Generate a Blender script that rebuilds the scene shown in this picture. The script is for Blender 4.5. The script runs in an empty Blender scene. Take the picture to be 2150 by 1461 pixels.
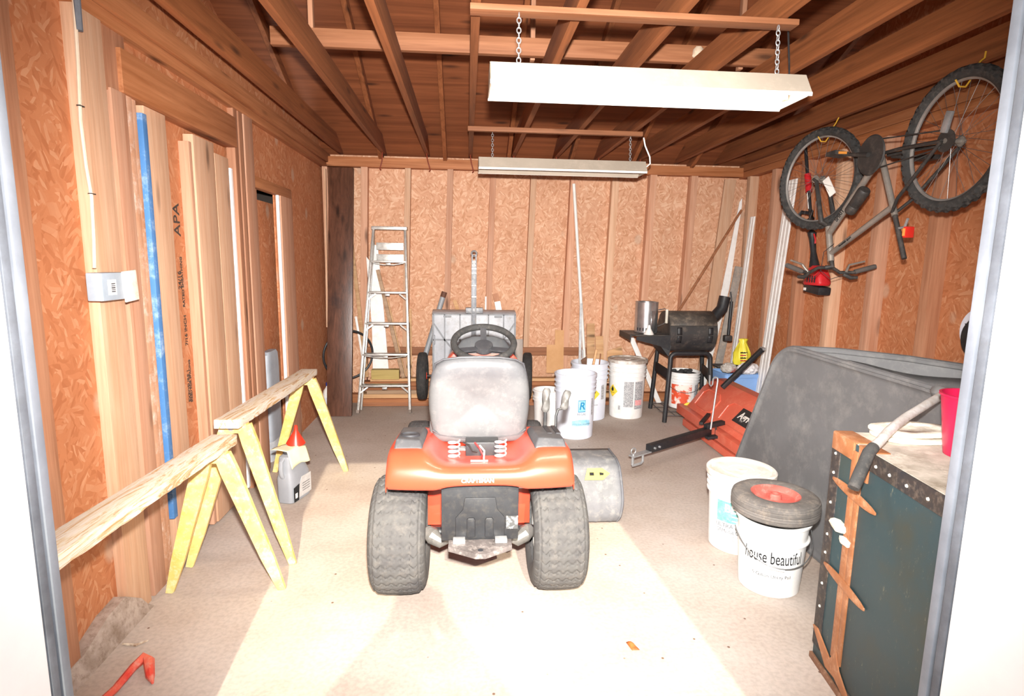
import bpy, bmesh, math, random
from mathutils import Vector as V, Matrix as M, Euler
SC = bpy.context.scene
COL = SC.collection
R = math.radians
PI = math.pi
random.seed(7)

# ------------------------------------------------------------------ materials
def _nodes(name):
    m = bpy.data.materials.new(name); m.use_nodes = True
    nt = m.node_tree
    b = nt.nodes['Principled BSDF']
    return m, nt, b

def N(nt, t, **k):
    n = nt.nodes.new(t)
    for a, v in k.items():
        if a.startswith('i_'):
            key = a[2:].replace('_', ' ')
            n.inputs[key].default_value = v
        else: setattr(n, a, v)
    return n

def c4(c): return (c[0], c[1], c[2], 1)

def hexc(h):
    h = h.lstrip('#'); o = []
    for i in (0, 2, 4):
        s = int(h[i:i+2], 16) / 255
        o.append(s / 12.92 if s < .04045 else ((s + .055) / 1.055) ** 2.4)
    return tuple(o)

def ramp(nt, stops):
    n = nt.nodes.new('ShaderNodeValToRGB'); e = n.color_ramp.elements
    while len(e) < len(stops): e.new(.5)
    for x, (p, c) in zip(e, stops): x.position = p; x.color = c4(c)
    return n

def coords(nt, scale=(1, 1, 1), rot=(0, 0, 0), rand=False):
    tc = N(nt, 'ShaderNodeTexCoord'); mp = N(nt, 'ShaderNodeMapping')
    mp.inputs['Scale'].default_value = scale; mp.inputs['Rotation'].default_value = rot
    nt.links.new(tc.outputs['Object'], mp.inputs['Vector'])
    if rand:
        oi = N(nt, 'ShaderNodeObjectInfo'); mu = N(nt, 'ShaderNodeMath', operation='MULTIPLY')
        mu.inputs[1].default_value = 37.0
        nt.links.new(oi.outputs['Random'], mu.inputs[0]); nt.links.new(mu.outputs[0], mp.inputs['Location'])
    return mp.outputs['Vector']

def mixc(nt, fac, a, b, mode='MIX'):
    n = N(nt, 'ShaderNodeMix', data_type='RGBA', blend_type=mode)
    for s, v in ((0, fac), (6, a), (7, b)):
        if hasattr(v, 'links') or hasattr(v, 'is_output'): nt.links.new(v, n.inputs[s])
        else: n.inputs[s].default_value = c4(v) if isinstance(v, tuple) else v
    return n.outputs[2]

def bump(nt, b, h, s, d=.02):
    n = N(nt, 'ShaderNodeBump'); n.inputs['Strength'].default_value = s; n.inputs['Distance'].default_value = d
    nt.links.new(h, n.inputs['Height']); nt.links.new(n.outputs[0], b.inputs['Normal'])

MATS = {}
def pm(name, c1, c2=None, sc=6.0, rough=.5, metal=0, lo=.35, hi=.65, bmp=0, dust=None, coat=0, rand=False):
    """plain material: two tones mixed by noise, fine speckle, optional dusty blotches"""
    m, nt, b = _nodes(name)
    c2 = c2 or tuple(x * .85 for x in c1)
    v = coords(nt, rand=rand)
    n = N(nt, 'ShaderNodeTexNoise', i_Scale=sc, i_Detail=6.0, i_Roughness=.65); nt.links.new(v, n.inputs['Vector'])
    r = ramp(nt, [(lo, c1), (hi, c2)]); nt.links.new(n.outputs[0], r.inputs[0])
    out = r.outputs[0]
    if dust:
        n2 = N(nt, 'ShaderNodeTexNoise', i_Scale=sc * 3.1, i_Detail=8.0, i_Roughness=.75); nt.links.new(v, n2.inputs['Vector'])
        r2 = ramp(nt, [(.5, (0, 0, 0)), (.78, (1, 1, 1))]); nt.links.new(n2.outputs[0], r2.inputs[0])
        out = mixc(nt, r2.outputs[0], out, dust)
    nt.links.new(out, b.inputs['Base Color'])
    b.inputs['Roughness'].default_value = rough; b.inputs['Metallic'].default_value = metal
    b.inputs['Coat Weight'].default_value = coat
    if bmp: bump(nt, b, n.outputs[0], bmp, .004)
    MATS[name] = m
    return m

def wood(name, c1, c2, axis='Z', rough=.7, knots=True, fine=1.0, stain=None):
    """long grain along one axis, darker streaks, a few knots, tone varying from piece to piece"""
    m, nt, b = _nodes(name)
    s = {'X': (.35, 9, 9), 'Y': (9, .35, 9), 'Z': (9, 9, .35)}[axis]
    v = coords(nt, tuple(x * fine for x in s), rand=True)
    w = N(nt, 'ShaderNodeTexNoise', i_Scale=2.6, i_Detail=5.0, i_Roughness=.6, i_Distortion=.8); nt.links.new(v, w.inputs['Vector'])
    f = N(nt, 'ShaderNodeTexNoise', i_Scale=14.0, i_Detail=3.0); nt.links.new(v, f.inputs['Vector'])
    r = ramp(nt, [(.3, c1), (.5, tuple((a + d) / 2 for a, d in zip(c1, c2))), (.68, c2)]); nt.links.new(w.outputs[0], r.inputs[0])
    rf = ramp(nt, [(.3, (.78, .74, .7)), (.6, (1, 1, 1))]); nt.links.new(f.outputs[0], rf.inputs[0])
    out = mixc(nt, .6, r.outputs[0], rf.outputs[0], 'MULTIPLY')
    if knots:
        v2 = coords(nt, {'X': (2.2, 9, 9), 'Y': (9, 2.2, 9), 'Z': (9, 9, 2.2)}[axis], rand=True)
        k = N(nt, 'ShaderNodeTexVoronoi', i_Scale=.8); nt.links.new(v2, k.inputs['Vector'])
        rk = ramp(nt, [(.05, (1, 1, 1)), (.17, (0, 0, 0))]); nt.links.new(k.outputs['Distance'], rk.inputs[0])
        out = mixc(nt, rk.outputs[0], out, tuple(x * .4 for x in c2))
    oi = N(nt, 'ShaderNodeObjectInfo'); mr = N(nt, 'ShaderNodeMapRange'); mr.inputs['To Min'].default_value = .82; mr.inputs['To Max'].default_value = 1.12
    nt.links.new(oi.outputs['Random'], mr.inputs['Value'])
    hs = N(nt, 'ShaderNodeHueSaturation'); nt.links.new(mr.outputs[0], hs.inputs['Value']); nt.links.new(out, hs.inputs['Color'])
    out = hs.outputs[0]
    if stain:
        vs = coords(nt, rand=True)
        ns = N(nt, 'ShaderNodeTexNoise', i_Scale=2.2, i_Detail=7.0, i_Roughness=.7); nt.links.new(vs, ns.inputs['Vector'])
        rs = ramp(nt, [(.55, (0, 0, 0)), (.72, (1, 1, 1))]); nt.links.new(ns.outputs[0], rs.inputs[0])
        out = mixc(nt, rs.outputs[0], out, stain)
    nt.links.new(out, b.inputs['Base Color']); b.inputs['Roughness'].default_value = rough
    bump(nt, b, f.outputs[0], .15, .003)
    MATS[name] = m
    return m

def osb(name, c_lo, c_mid, c_hi, plane, dots=True):
    """oriented strand board: stretched flakes in several directions"""
    m, nt, b = _nodes(name)
    tc = N(nt, 'ShaderNodeTexCoord')
    nz = N(nt, 'ShaderNodeTexNoise', i_Scale=5.0, i_Detail=2.0); nt.links.new(tc.outputs['Object'], nz.inputs['Vector'])
    warp = N(nt, 'ShaderNodeMix', data_type='RGBA', blend_type='LINEAR_LIGHT'); warp.inputs[0].default_value = .035
    nt.links.new(tc.outputs['Object'], warp.inputs[6]); nt.links.new(nz.outputs['Color'], warp.inputs[7])
    cols = []
    ax = {'YZ': 0, 'XZ': 1}[plane]
    for i, ang in enumerate((14, 68, 128)):
        m0 = N(nt, 'ShaderNodeMapping'); rot = [0, 0, 0]; rot[ax] = R(ang); m0.inputs['Rotation'].default_value = rot
        nt.links.new(warp.outputs[2], m0.inputs['Vector'])
        mp = N(nt, 'ShaderNodeMapping'); mp.inputs['Scale'].default_value = (1, 15, 58) if plane == 'YZ' else (15, 1, 58)
        nt.links.new(m0.outputs[0], mp.inputs['Vector'])
        vo = N(nt, 'ShaderNodeTexVoronoi', i_Scale=1.0 + .25 * i); nt.links.new(mp.outputs[0], vo.inputs['Vector'])
        bw = N(nt, 'ShaderNodeRGBToBW'); nt.links.new(vo.outputs['Color'], bw.inputs[0]); cols.append(bw.outputs[0])
    sel = N(nt, 'ShaderNodeTexNoise', i_Scale=16.0, i_Detail=1.0); nt.links.new(tc.outputs['Object'], sel.inputs['Vector'])
    gt = ramp(nt, [(.47, (0, 0, 0)), (.5, (1, 1, 1))]); nt.links.new(sel.outputs[0], gt.inputs[0])
    a = N(nt, 'ShaderNodeMix'); nt.links.new(gt.outputs[0], a.inputs[0]); nt.links.new(cols[0], a.inputs[2]); nt.links.new(cols[1], a.inputs[3])
    sel2 = N(nt, 'ShaderNodeTexNoise', i_Scale=11.0, i_Detail=1.0); nt.links.new(warp.outputs[2], sel2.inputs['Vector'])
    gt2 = ramp(nt, [(.52, (0, 0, 0)), (.55, (1, 1, 1))]); nt.links.new(sel2.outputs[0], gt2.inputs[0])
    a2 = N(nt, 'ShaderNodeMix'); nt.links.new(gt2.outputs[0], a2.inputs[0]); nt.links.new(a.outputs[0], a2.inputs[2]); nt.links.new(cols[2], a2.inputs[3])
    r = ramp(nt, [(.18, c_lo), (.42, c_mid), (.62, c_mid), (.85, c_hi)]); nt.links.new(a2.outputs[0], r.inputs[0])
    out = r.outputs[0]
    big = N(nt, 'ShaderNodeTexNoise', i_Scale=1.7, i_Detail=6.0, i_Roughness=.7); nt.links.new(tc.outputs['Object'], big.inputs['Vector'])
    rb = ramp(nt, [(.35, (.86, .82, .8)), (.65, (1.0, 1.0, 1.0))]); nt.links.new(big.outputs[0], rb.inputs[0])
    out = mixc(nt, 1.0, out, rb.outputs[0], 'MULTIPLY')
    if dots:   # greyish nail-patch blotches
        mp = N(nt, 'ShaderNodeMapping'); mp.inputs['Scale'].default_value = (2.2, 2.2, 1.6)
        nt.links.new(tc.outputs['Object'], mp.inputs[0])
        vo = N(nt, 'ShaderNodeTexVoronoi', i_Scale=1.3); nt.links.new(mp.outputs[0], vo.inputs['Vector'])
        rk = ramp(nt, [(.07, (.6, .6, .6)), (.13, (0, 0, 0))]); nt.links.new(vo.outputs['Distance'], rk.inputs[0])
        out = mixc(nt, rk.outputs[0], out, (.5, .36, .26))
    nt.links.new(out, b.inputs['Base Color']); b.inputs['Roughness'].default_value = .75
    bump(nt, b, a2.outputs[0], .12, .002)
    MATS[name] = m
    return m

def concrete(name):
    m, nt, b = _nodes(name)
    v = coords(nt)
    n1 = N(nt, 'ShaderNodeTexNoise', i_Scale=1.3, i_Detail=8.0, i_Roughness=.62); nt.links.new(v, n1.inputs['Vector'])
    n2 = N(nt, 'ShaderNodeTexNoise', i_Scale=60.0, i_Detail=4.0); nt.links.new(v, n2.inputs['Vector'])
    r = ramp(nt, [(.3, hexc('a79587')), (.5, hexc('b6a79b')), (.7, hexc('c2b6ad'))]); nt.links.new(n1.outputs[0], r.inputs[0])
    r2 = ramp(nt, [(.35, (.86, .86, .86)), (.6, (1, 1, 1))]); nt.links.new(n2.outputs[0], r2.inputs[0])
    out = mixc(nt, 1.0, r.outputs[0], r2.outputs[0], 'MULTIPLY')
    n3 = N(nt, 'ShaderNodeTexNoise', i_Scale=9.0, i_Detail=10.0, i_Roughness=.8); nt.links.new(v, n3.inputs['Vector'])
    r3 = ramp(nt, [(.64, (0, 0, 0)), (.74, (.6, .6, .6))]); nt.links.new(n3.outputs[0], r3.inputs[0])
    out = mixc(nt, r3.outputs[0], out, hexc('7c6350'))
    vo = N(nt, 'ShaderNodeTexVoronoi', i_Scale=9.0, i_Randomness=1.0); nt.links.new(v, vo.inputs['Vector'])
    rk = ramp(nt, [(.035, (1, 1, 1)), (.06, (0, 0, 0))]); nt.links.new(vo.outputs['Distance'], rk.inputs[0])
    out = mixc(nt, rk.outputs[0], out, hexc('6b4f3e'))
    nt.links.new(out, b.inputs['Base Color']); b.inputs['Roughness'].default_value = .8
    bump(nt, b, n2.outputs[0], .1, .002)
    MATS[name] = m
    return m

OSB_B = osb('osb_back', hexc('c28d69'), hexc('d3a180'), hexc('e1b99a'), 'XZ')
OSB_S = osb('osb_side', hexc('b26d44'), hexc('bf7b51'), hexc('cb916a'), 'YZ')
W_STUD = wood('stud_wood', hexc('cfa286'), hexc('b98263'), 'Z')
W_STUDW = wood('warm_stud_wood', hexc('bd8a6a'), hexc('a06a4c'), 'Z')
W_PALE = wood('pale_stud_wood', hexc('d8b294'), hexc('c99a78'), 'Z')
W_JOIST = wood('joist_wood', hexc('9a5c34'), hexc('744220'), 'Y')
W_RAFT = wood('rafter_wood', hexc('9c5e38'), hexc('74401f'), 'Y')
W_BEAM = wood('beam_wood', hexc('a26c4a'), hexc('84502f'), 'X')
W_PLATE = wood('plate_wood', hexc('b87a50'), hexc('95582f'), 'X')
W_PLATEY = wood('plate_wood_side', hexc('b87a50'), hexc('95582f'), 'Y')
PLY = wood('roof_plywood', hexc('8e5230'), hexc('68361a'), 'X', fine=.55)
CONC = concrete('concrete')
WHITE_P = pm('white_paint', hexc('f6f6f6'), hexc('f0f0f1'), rough=.45)
GREY_P = pm('grey_paint', hexc('6c7078'), hexc('53565d'), sc=9, rough=.7, dust=hexc('5c5e62'))  # darker grey for the door stops and the conduit end
RUBBER = pm('black_rubber', hexc('3a3938'), hexc('2a2928'), sc=12, rough=.85, dust=hexc('5d5650'))
BLACK = pm('black_metal', hexc('26272a'), hexc('1c1c1f'), sc=10, rough=.5, dust=hexc('3c3833'))
WHITE_PL = pm('white_plastic', hexc('eceae6'), hexc('dedbd5'), sc=8, rough=.4)
ALU = pm('aluminium', hexc('c4c2be'), hexc('a6a29c'), sc=20, rough=.42, metal=.65, dust=hexc('8d8478'))
STEEL = pm('steel', hexc('b9b9ba'), hexc('9a9a9a'), sc=18, rough=.35, metal=.45)

# ------------------------------------------------------------------ geometry
def frame(d, up=(0, 0, 1)):
    d = V(d).normalized(); u = V(up)
    if abs(d.dot(u)) > .98: u = V((0, 1, 0)) if abs(d.z) > .9 else V((0, 0, 1))
    s = d.cross(u).normalized(); u = s.cross(d).normalized()
    return d, s, u

class MB:
    def __init__(s): s.bm = bmesh.new()
    def face(s, pts):
        try: return s.bm.faces.new([s.bm.verts.new(p) for p in pts])
        except ValueError: return None
    def ringloft(s, rings, closed=True, cap0=True, cap1=True, loop=False):
        vs = [[s.bm.verts.new(p) for p in r] for r in rings]
        n = len(vs[0]); m = len(vs)
        for i in range(m if loop else m - 1):
            a, b = vs[i], vs[(i + 1) % m]
            for j in range(n if closed else n - 1):
                k = (j + 1) % n
                try: s.bm.faces.new([a[j], a[k], b[k], b[j]])
                except ValueError: pass
        if not loop and closed:
            if cap0: s.bm.faces.new(vs[0][::-1])
            if cap1: s.bm.faces.new(vs[-1])
        return s
    def box(s, c, d, rot=None):
        hx, hy, hz = d[0] / 2, d[1] / 2, d[2] / 2
        q = (rot if isinstance(rot, M) else Euler(rot).to_matrix()) if rot is not None else M.Identity(3)
        P = lambda x, y, z: V(c) + q @ V((x, y, z))
        return s.ringloft([[P(-hx, -hy, z), P(hx, -hy, z), P(hx, hy, z), P(-hx, hy, z)] for z in (-hz, hz)])
    def span(s, x0, x1, y0, y1, z0, z1):
        return s.box(((x0 + x1) / 2, (y0 + y1) / 2, (z0 + z1) / 2), (abs(x1 - x0), abs(y1 - y0), abs(z1 - z0)))
    def bar(s, p0, p1, w, h, up=(0, 0, 1)):
        d, sd, u = frame(V(p1) - V(p0), up)
        return s.ringloft([[V(p) + sd * a * w / 2 + u * b * h / 2 for a, b in ((-1, -1), (1, -1), (1, 1), (-1, 1))] for p in (p0, p1)])
    def tube(s, pts, r, seg=10, closed=False, flat=1.0):
        pts = [V(p) for p in pts]; n = len(pts); rings = []; u = None
        for i, p in enumerate(pts):
            if closed: t = pts[(i + 1) % n] - pts[i - 1]
            else: t = pts[min(i + 1, n - 1)] - pts[max(i - 1, 0)]
            t.normalize()
            if u is None: _, sd, u = frame(t)
            else:
                u = (u - t * u.dot(t))
                u = u.normalized() if u.length > 1e-6 else frame(t)[2]
            sd = t.cross(u)
            rr = r[i] if isinstance(r, (list, tuple)) else r
            rings.append([p + (u * math.cos(2 * PI * k / seg) + sd * math.sin(2 * PI * k / seg) * flat) * rr for k in range(seg)])
        return s.ringloft(rings, loop=closed)
    def lathe(s, prof, mat=None, seg=32, loop=False):
        """prof [(r,z)...] revolved about local z, placed by a 4x4 matrix"""
        q = mat or M.Identity(4)
        rings = [[q @ V((max(r, 1e-5) * math.cos(2 * PI * k / seg), max(r, 1e-5) * math.sin(2 * PI * k / seg), z)) for k in range(seg)] for r, z in prof]
        return s.ringloft(rings, loop=loop)
    def cyl(s, p0, p1, r, seg=20, r1=None):
        return s.tube([p0, p1], [r, r if r1 is None else r1], seg)
    def prism(s, poly, d, mat=None):
        """2d polygon in local xy, extruded d along local z"""
        q = mat or M.Identity(4)
        return s.ringloft([[q @ V((x, y, z)) for x, y in poly] for z in (0, d)])
    def torus(s, c, R_, r, axis=(0, 0, 1), seg=40, sg=10, flat=1.0):
        d, sd, u = frame(axis, (0, 1, 0) if abs(V(axis).normalized().z) > .9 else (0, 0, 1)); rings = []
        for i in range(seg):
            a = 2 * PI * i / seg; rad = sd * math.cos(a) + u * math.sin(a)
            rings.append([V(c) + rad * (R_ + r * math.cos(2 * PI * k / sg)) + d * r * flat * math.sin(2 * PI * k / sg) for k in range(sg)])
        return s.ringloft(rings, loop=True)
    def grid(s, fn, nu, nv, thick=0):
        vs = [[s.bm.verts.new(fn(i / nu, j / nv)) for j in range(nv + 1)] for i in range(nu + 1)]
        for i in range(nu):
            for j in range(nv): s.bm.faces.new([vs[i][j], vs[i + 1][j], vs[i + 1][j + 1], vs[i][j + 1]])
        s.thick = thick
        return s
    def blob(s, c, r, sub=2, noise=0, seed=0):
        t = bmesh.ops.create_icosphere(s.bm, subdivisions=sub, radius=1)
        rnd = random.Random(seed)
        for v in t['verts']:
            k = 1 + noise * (rnd.random() - .5)
            v.co = V(c) + V((v.co.x * r[0], v.co.y * r[1], v.co.z * r[2])) * k
        return s

def W(o):
    m = M.Identity(4)
    while o is not None: m = o.matrix_basis @ m; o = o.parent
    return m

def put(o, label=None, cat=None, group=None, kind=None):
    for k, v in (('label', label), ('category', cat), ('group', group), ('kind', kind)):
        if v: o[k] = v
    return o

def obj(name, mb, mat, parent=None, bevel=0, bseg=2, ang=35, solid=0, sub=0, label=None):
    bm = mb.bm
    bmesh.ops.recalc_face_normals(bm, faces=bm.faces)
    if bevel:
        bm.normal_update()
        es = [e for e in bm.edges if len(e.link_faces) == 2 and e.calc_face_angle(0) > R(30)]
        bmesh.ops.bevel(bm, geom=es, offset=bevel, segments=bseg, affect='EDGES', profile=.6, clamp_overlap=True)
    bm.normal_update()
    for f in bm.faces: f.smooth = True
    for e in bm.edges:
        if len(e.link_faces) == 2: e.smooth = e.calc_face_angle(0) < R(ang)
    me = bpy.data.meshes.new(name)
    if parent is not None: bm.transform(W(parent).inverted())
    bm.to_mesh(me); bm.free()
    me.materials.append(MATS[mat] if isinstance(mat, str) else mat)
    o = bpy.data.objects.new(name, me); COL.objects.link(o)
    if parent is not None: o.parent = parent
    if solid:
        md = o.modifiers.new('Solidify', 'SOLIDIFY'); md.thickness = solid; md.offset = 0
    if sub:
        md = o.modifiers.new('Subdivision', 'SUBSURF'); md.levels = sub; md.render_levels = sub
    if label: o['label'] = label
    return o

def thing(name, label, cat, loc=(0, 0, 0), rot=(0, 0, 0), group=None):
    o = bpy.data.objects.new(name, None); COL.objects.link(o)
    o.empty_display_size = .1; o.location = loc; o.rotation_euler = rot
    return put(o, label, cat, group)

def solo(name, label, cat, mb, mat, group=None, loc=None, **k):
    """a thing that is one mesh; origin moved to its base"""
    vs = mb.bm.verts
    if loc is None:
        lo = min(v.co.z for v in vs); n = len(vs)
        loc = (sum(v.co.x for v in vs) / n, sum(v.co.y for v in vs) / n, lo)
    bmesh.ops.translate(mb.bm, verts=mb.bm.verts, vec=-V(loc))
    o = obj(name, mb, mat, None, **k); o.location = loc
    return put(o, label, cat, group)

def copy_thing(root, loc, rot, label=None, group=None):
    r = root.copy(); COL.objects.link(r); r.location = loc; r.rotation_euler = rot
    if label: r['label'] = label
    if group: r['group'] = group
    for ch in list(root.children):
        c = ch.copy(); COL.objects.link(c); c.parent = r
        for g in ch.children:
            d = g.copy(); COL.objects.link(d); d.parent = c
    return r

def text(s, size, mat, parent, mtx, name='lettering', wrap=None, ext=.0006, align='CENTER', shear=0, bold=0, sx=1.0, spacing=1.0):
    """flat lettering; mtx maps text x/y to its surface; wrap=(radius) bends it round local z of mtx"""
    cu = bpy.data.curves.new('t', 'FONT'); cu.body = s; cu.size = size; cu.align_x = align; cu.align_y = 'CENTER'
    cu.extrude = 0 if wrap else ext; cu.shear = shear; cu.offset = bold; cu.space_character = spacing
    cu.resolution_u = 3
    t = bpy.data.objects.new('t', cu); COL.objects.link(t)
    dg = bpy.context.evaluated_depsgraph_get(); dg.update()
    me = bpy.data.meshes.new_from_object(t.evaluated_get(dg))
    bpy.data.objects.remove(t); bpy.data.curves.remove(cu)
    for v in me.vertices:
        x, y, z = v.co; x *= sx
        if wrap:
            a = x / wrap; p = V((wrap * math.sin(a), y, wrap * math.cos(a)))   # local: x right, y up, z out
        else: p = V((x, y, z))
        v.co = mtx @ p
    if parent is not None: me.transform(W(parent).inverted())
    me.name = name
    me.materials.append(MATS[mat] if isinstance(mat, str) else mat)
    o = bpy.data.objects.new(name, me); COL.objects.link(o)
    if parent is not None: o.parent = parent
    return o

def basis(o, x, y, z=None):
    x = V(x).normalized(); y = V(y).normalized(); z = x.cross(y).normalized() if z is None else V(z)
    m = M((x, y, z)).transposed().to_4x4(); m.translation = V(o)
    return m

def patch(R_, a0, a1, z0, z1, n=12):
    """rings for a label wrapped on a cylinder about the z axis (angle measured from -y towards +x)"""
    return lambda u, v: V((R_ * math.sin(a0 + (a1 - a0) * u), -R_ * math.cos(a0 + (a1 - a0) * u), z0 + (z1 - z0) * v))
# ------------------------------------------------------------------ camera, sun, sky, flash
H = 1.45
cam = bpy.data.cameras.new('camera'); cam.sensor_width = 36; cam.lens = 1195 / 2150 * 36; cam.clip_start = .02
co = bpy.data.objects.new('camera', cam); COL.objects.link(co)
dv = V((980 - 1075, 545 - 730.5, 1195)).normalized()
vv = V((-116, 7771, 1195)); vv = (vv - dv * vv.dot(dv)).normalized()
xv = vv.cross(dv)
e1 = V((xv.x, dv.x, -vv.x)); e2 = V((xv.y, dv.y, -vv.y)); e3 = V((xv.z, dv.z, -vv.z))
mw = M((e1, -e2, -e3)).transposed().to_4x4(); mw.translation = V((0, 0, H))
co.matrix_world = mw
SC.camera = co
vs = SC.view_settings; vs.view_transform = 'Standard'; vs.look = 'None'; vs.gamma = 1; vs.use_curve_mapping = False
vs.exposure = 0.18

sun = bpy.data.lights.new('sun', 'SUN'); sun.energy = 5.0; sun.angle = R(.6); sun.color = (1, .90, .70)
so = bpy.data.objects.new('sun', sun); COL.objects.link(so)
sd_ = V((-.07, 1, -.636)).normalized()
so.rotation_euler = sd_.to_track_quat('-Z', 'Y').to_euler()

fl = bpy.data.lights.new('flash', 'SPOT'); fl.energy = 1330; fl.spot_size = R(101); fl.spot_blend = 1.0; fl.shadow_soft_size = .03; fl.color = (1, .97, .93)
fo = bpy.data.objects.new('flash', fl); COL.objects.link(fo); fo.location = (.01, .03, 1.60)
fo.rotation_euler = V((.08, 1, -.14)).normalized().to_track_quat('-Z', 'Y').to_euler()

w = bpy.data.worlds.new('sky'); SC.world = w; w.use_nodes = True
nt = w.node_tree; bg = nt.nodes['Background']
bg.inputs['Color'].default_value = (.86, .93, 1, 1); bg.inputs['Strength'].default_value = 2.1

# ------------------------------------------------------------------ the room shell
XL, XR, YB, YF = -1.37, 2.86, 5.81, 1.05
def struct(name, mb, mat, **k):
    o = obj(name, mb, mat, **k); o['kind'] = 'structure'; return o

b = MB(); b.span(-1.75, 3.0, .80, 6.0, -.12, 0)
struct('floor', b, CONC)
b = MB(); b.span(-9, 9, -14, .80, -.14, -.015)
struct('floor_outside', b, pm('driveway', hexc('b3ada4'), hexc('9c958c'), sc=4, rough=.85))

# back wall
b = MB(); b.span(-1.75, 3.0, YB, YB + .012, 0, 2.44)
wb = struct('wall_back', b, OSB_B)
LEAN = .028
def lean_stud(xa, xb, z0=.09, z1=2.31, mat=W_STUD, y0=5.72, y1=5.81, parent=None, name='stud'):
    q = MB(); f = lambda x, z: x + LEAN * (z - 1.65)
    q.ringloft([[V((f(xa, z), y0, z)), V((f(xb, z), y0, z)), V((f(xb, z), y1, z)), V((f(xa, z), y1, z))] for z in (z0, z1)])
    return obj(name, q, mat, parent or wb, bevel=.003)
for i, (xa, xb) in enumerate([(-1.028, -.964), (-.612, -.557), (-.206, -.15), (.21, .267), (.607, .664), (1.004, 1.075), (1.419, 1.488), (1.80, 1.869), (2.22, 2.289)]):
    lean_stud(xa, xb, mat=(W_STUD, W_PALE, W_STUD, W_STUD, W_PALE)[i % 5])
q = MB(); q.span(-1.33, 2.77, 5.715, 5.81, 2.31, 2.40); obj('top_plate', q, W_PLATE, wb, bevel=.004)
q = MB(); q.span(-1.37, 2.86, 5.72, 5.81, 0, .088); obj('sole_plate', q, W_PLATE, wb, bevel=.004)
q = MB(); q.span(-1.02, 1.25, 5.695, 5.72, .495, .575); obj('ledger_board', q, W_BEAM, wb, bevel=.003)

# left wall: sheets, framed-in former opening, niche
b = MB()
b.span(XL - .012, XL, YF, 2.50, 0, 2.6)
b.span(XL - .012, XL, 2.50, 3.80, 2.25, 2.6)
b.span(-1.412, -1.40, 2.50, 3.86, 0, 2.27)
b.span(XL - .012, XL, 3.80, 4.30, 1.885, 2.6)
b.span(XL - .012, XL, 4.30, 5.81, 0, 2.6)
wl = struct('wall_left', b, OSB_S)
def lp(name, y0, y1, z0, z1, xf, mat, d=.05, bevel=.003):
    q = MB(); q.span(xf - d, xf, y0, y1, z0, z1); return obj(name, q, mat, wl, bevel=bevel)
W_ORA = W_STUDW
lp('stud', 1.845, 1.898, .0, 2.29, -1.33, W_STUDW)
lp('stud', 2.184, 2.339, .0, 2.29, -1.33, W_PALE)
lp('stud', 1.15, 1.20, .0, 2.29, -1.33, W_STUDW)
lp('jack_stud', 2.37, 2.465, .0, 2.07, -1.332, W_STUD)
lp('stud', 2.339, 2.5, 2.06, 2.29, -1.342, W_STUDW)
PAINTED = pm('paint_smeared_wood', hexc('cfa083'), hexc('b98563'), sc=5, rough=.7, dust=hexc('e8ddd2'))
lp('casing_strip', 2.465, 2.515, .0, 2.07, -1.338, PAINTED)
lp('casing_strip', 2.517, 2.555, .0, 2.07, -1.345, PAINTED)
BLUE = pm('blue_paint', hexc('4f80b6'), hexc('4676ab'), sc=4, rough=.6, dust=hexc('b4c6da'))
lp('blue_painted_strip', 2.582, 2.617, .25, 2.03, -1.338, BLUE)
lp('blocking_board', 2.62, 2.795, .02, 2.068, -1.350, W_PALE)
lp('infill_stud', 3.0, 3.03, .02, 2.0, -1.35, W_STUD)
lp('infill_stud', 3.035, 3.266, .02, 2.04, -1.342, W_PALE)
lp('infill_stud', 3.31, 3.49, .02, 2.0, -1.358, W_PALE)
lp('white_edge_strip', 3.50, 3.53, .02, 1.95, -1.352, WHITE_P)
lp('casing_strip', 3.545, 3.60, .0, 2.29, -1.338, W_STUDW)
lp('stud', 3.61, 3.67, .0, 2.29, -1.334, W_STUDW)
lp('stud', 3.68, 3.82, .0, 2.29, -1.33, W_STUD)
lp('niche_side_board', 3.82, 3.90, .0, 1.88, -1.352, W_STUDW, d=.095)
lp('header', 2.44, 3.545, 2.07, 2.235, -1.325, W_PLATEY, d=.08)
lp('niche_header', 3.82, 4.58, 1.885, 1.955, -1.335, W_PLATEY, d=.05)
lp('white_edge_strip', 4.29, 4.31, .0, 1.885, -1.338, WHITE_P, d=.02)
lp('stud', 4.315, 4.585, .0, 1.885, -1.33, W_STUD)
lp('stud', 4.59, 4.64, .0, 1.95, -1.348, W_STUDW)
lp('top_plate', YF, 5.81, 2.29, 2.34, -1.328, W_PLATEY, d=.1)
lp('top_plate', YF, 5.81, 2.342, 2.43, -1.31, W_PLATEY, d=.12)
lp('corner_stud', 5.62, 5.72, .0, 2.29, -1.30, W_STUD)
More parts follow.
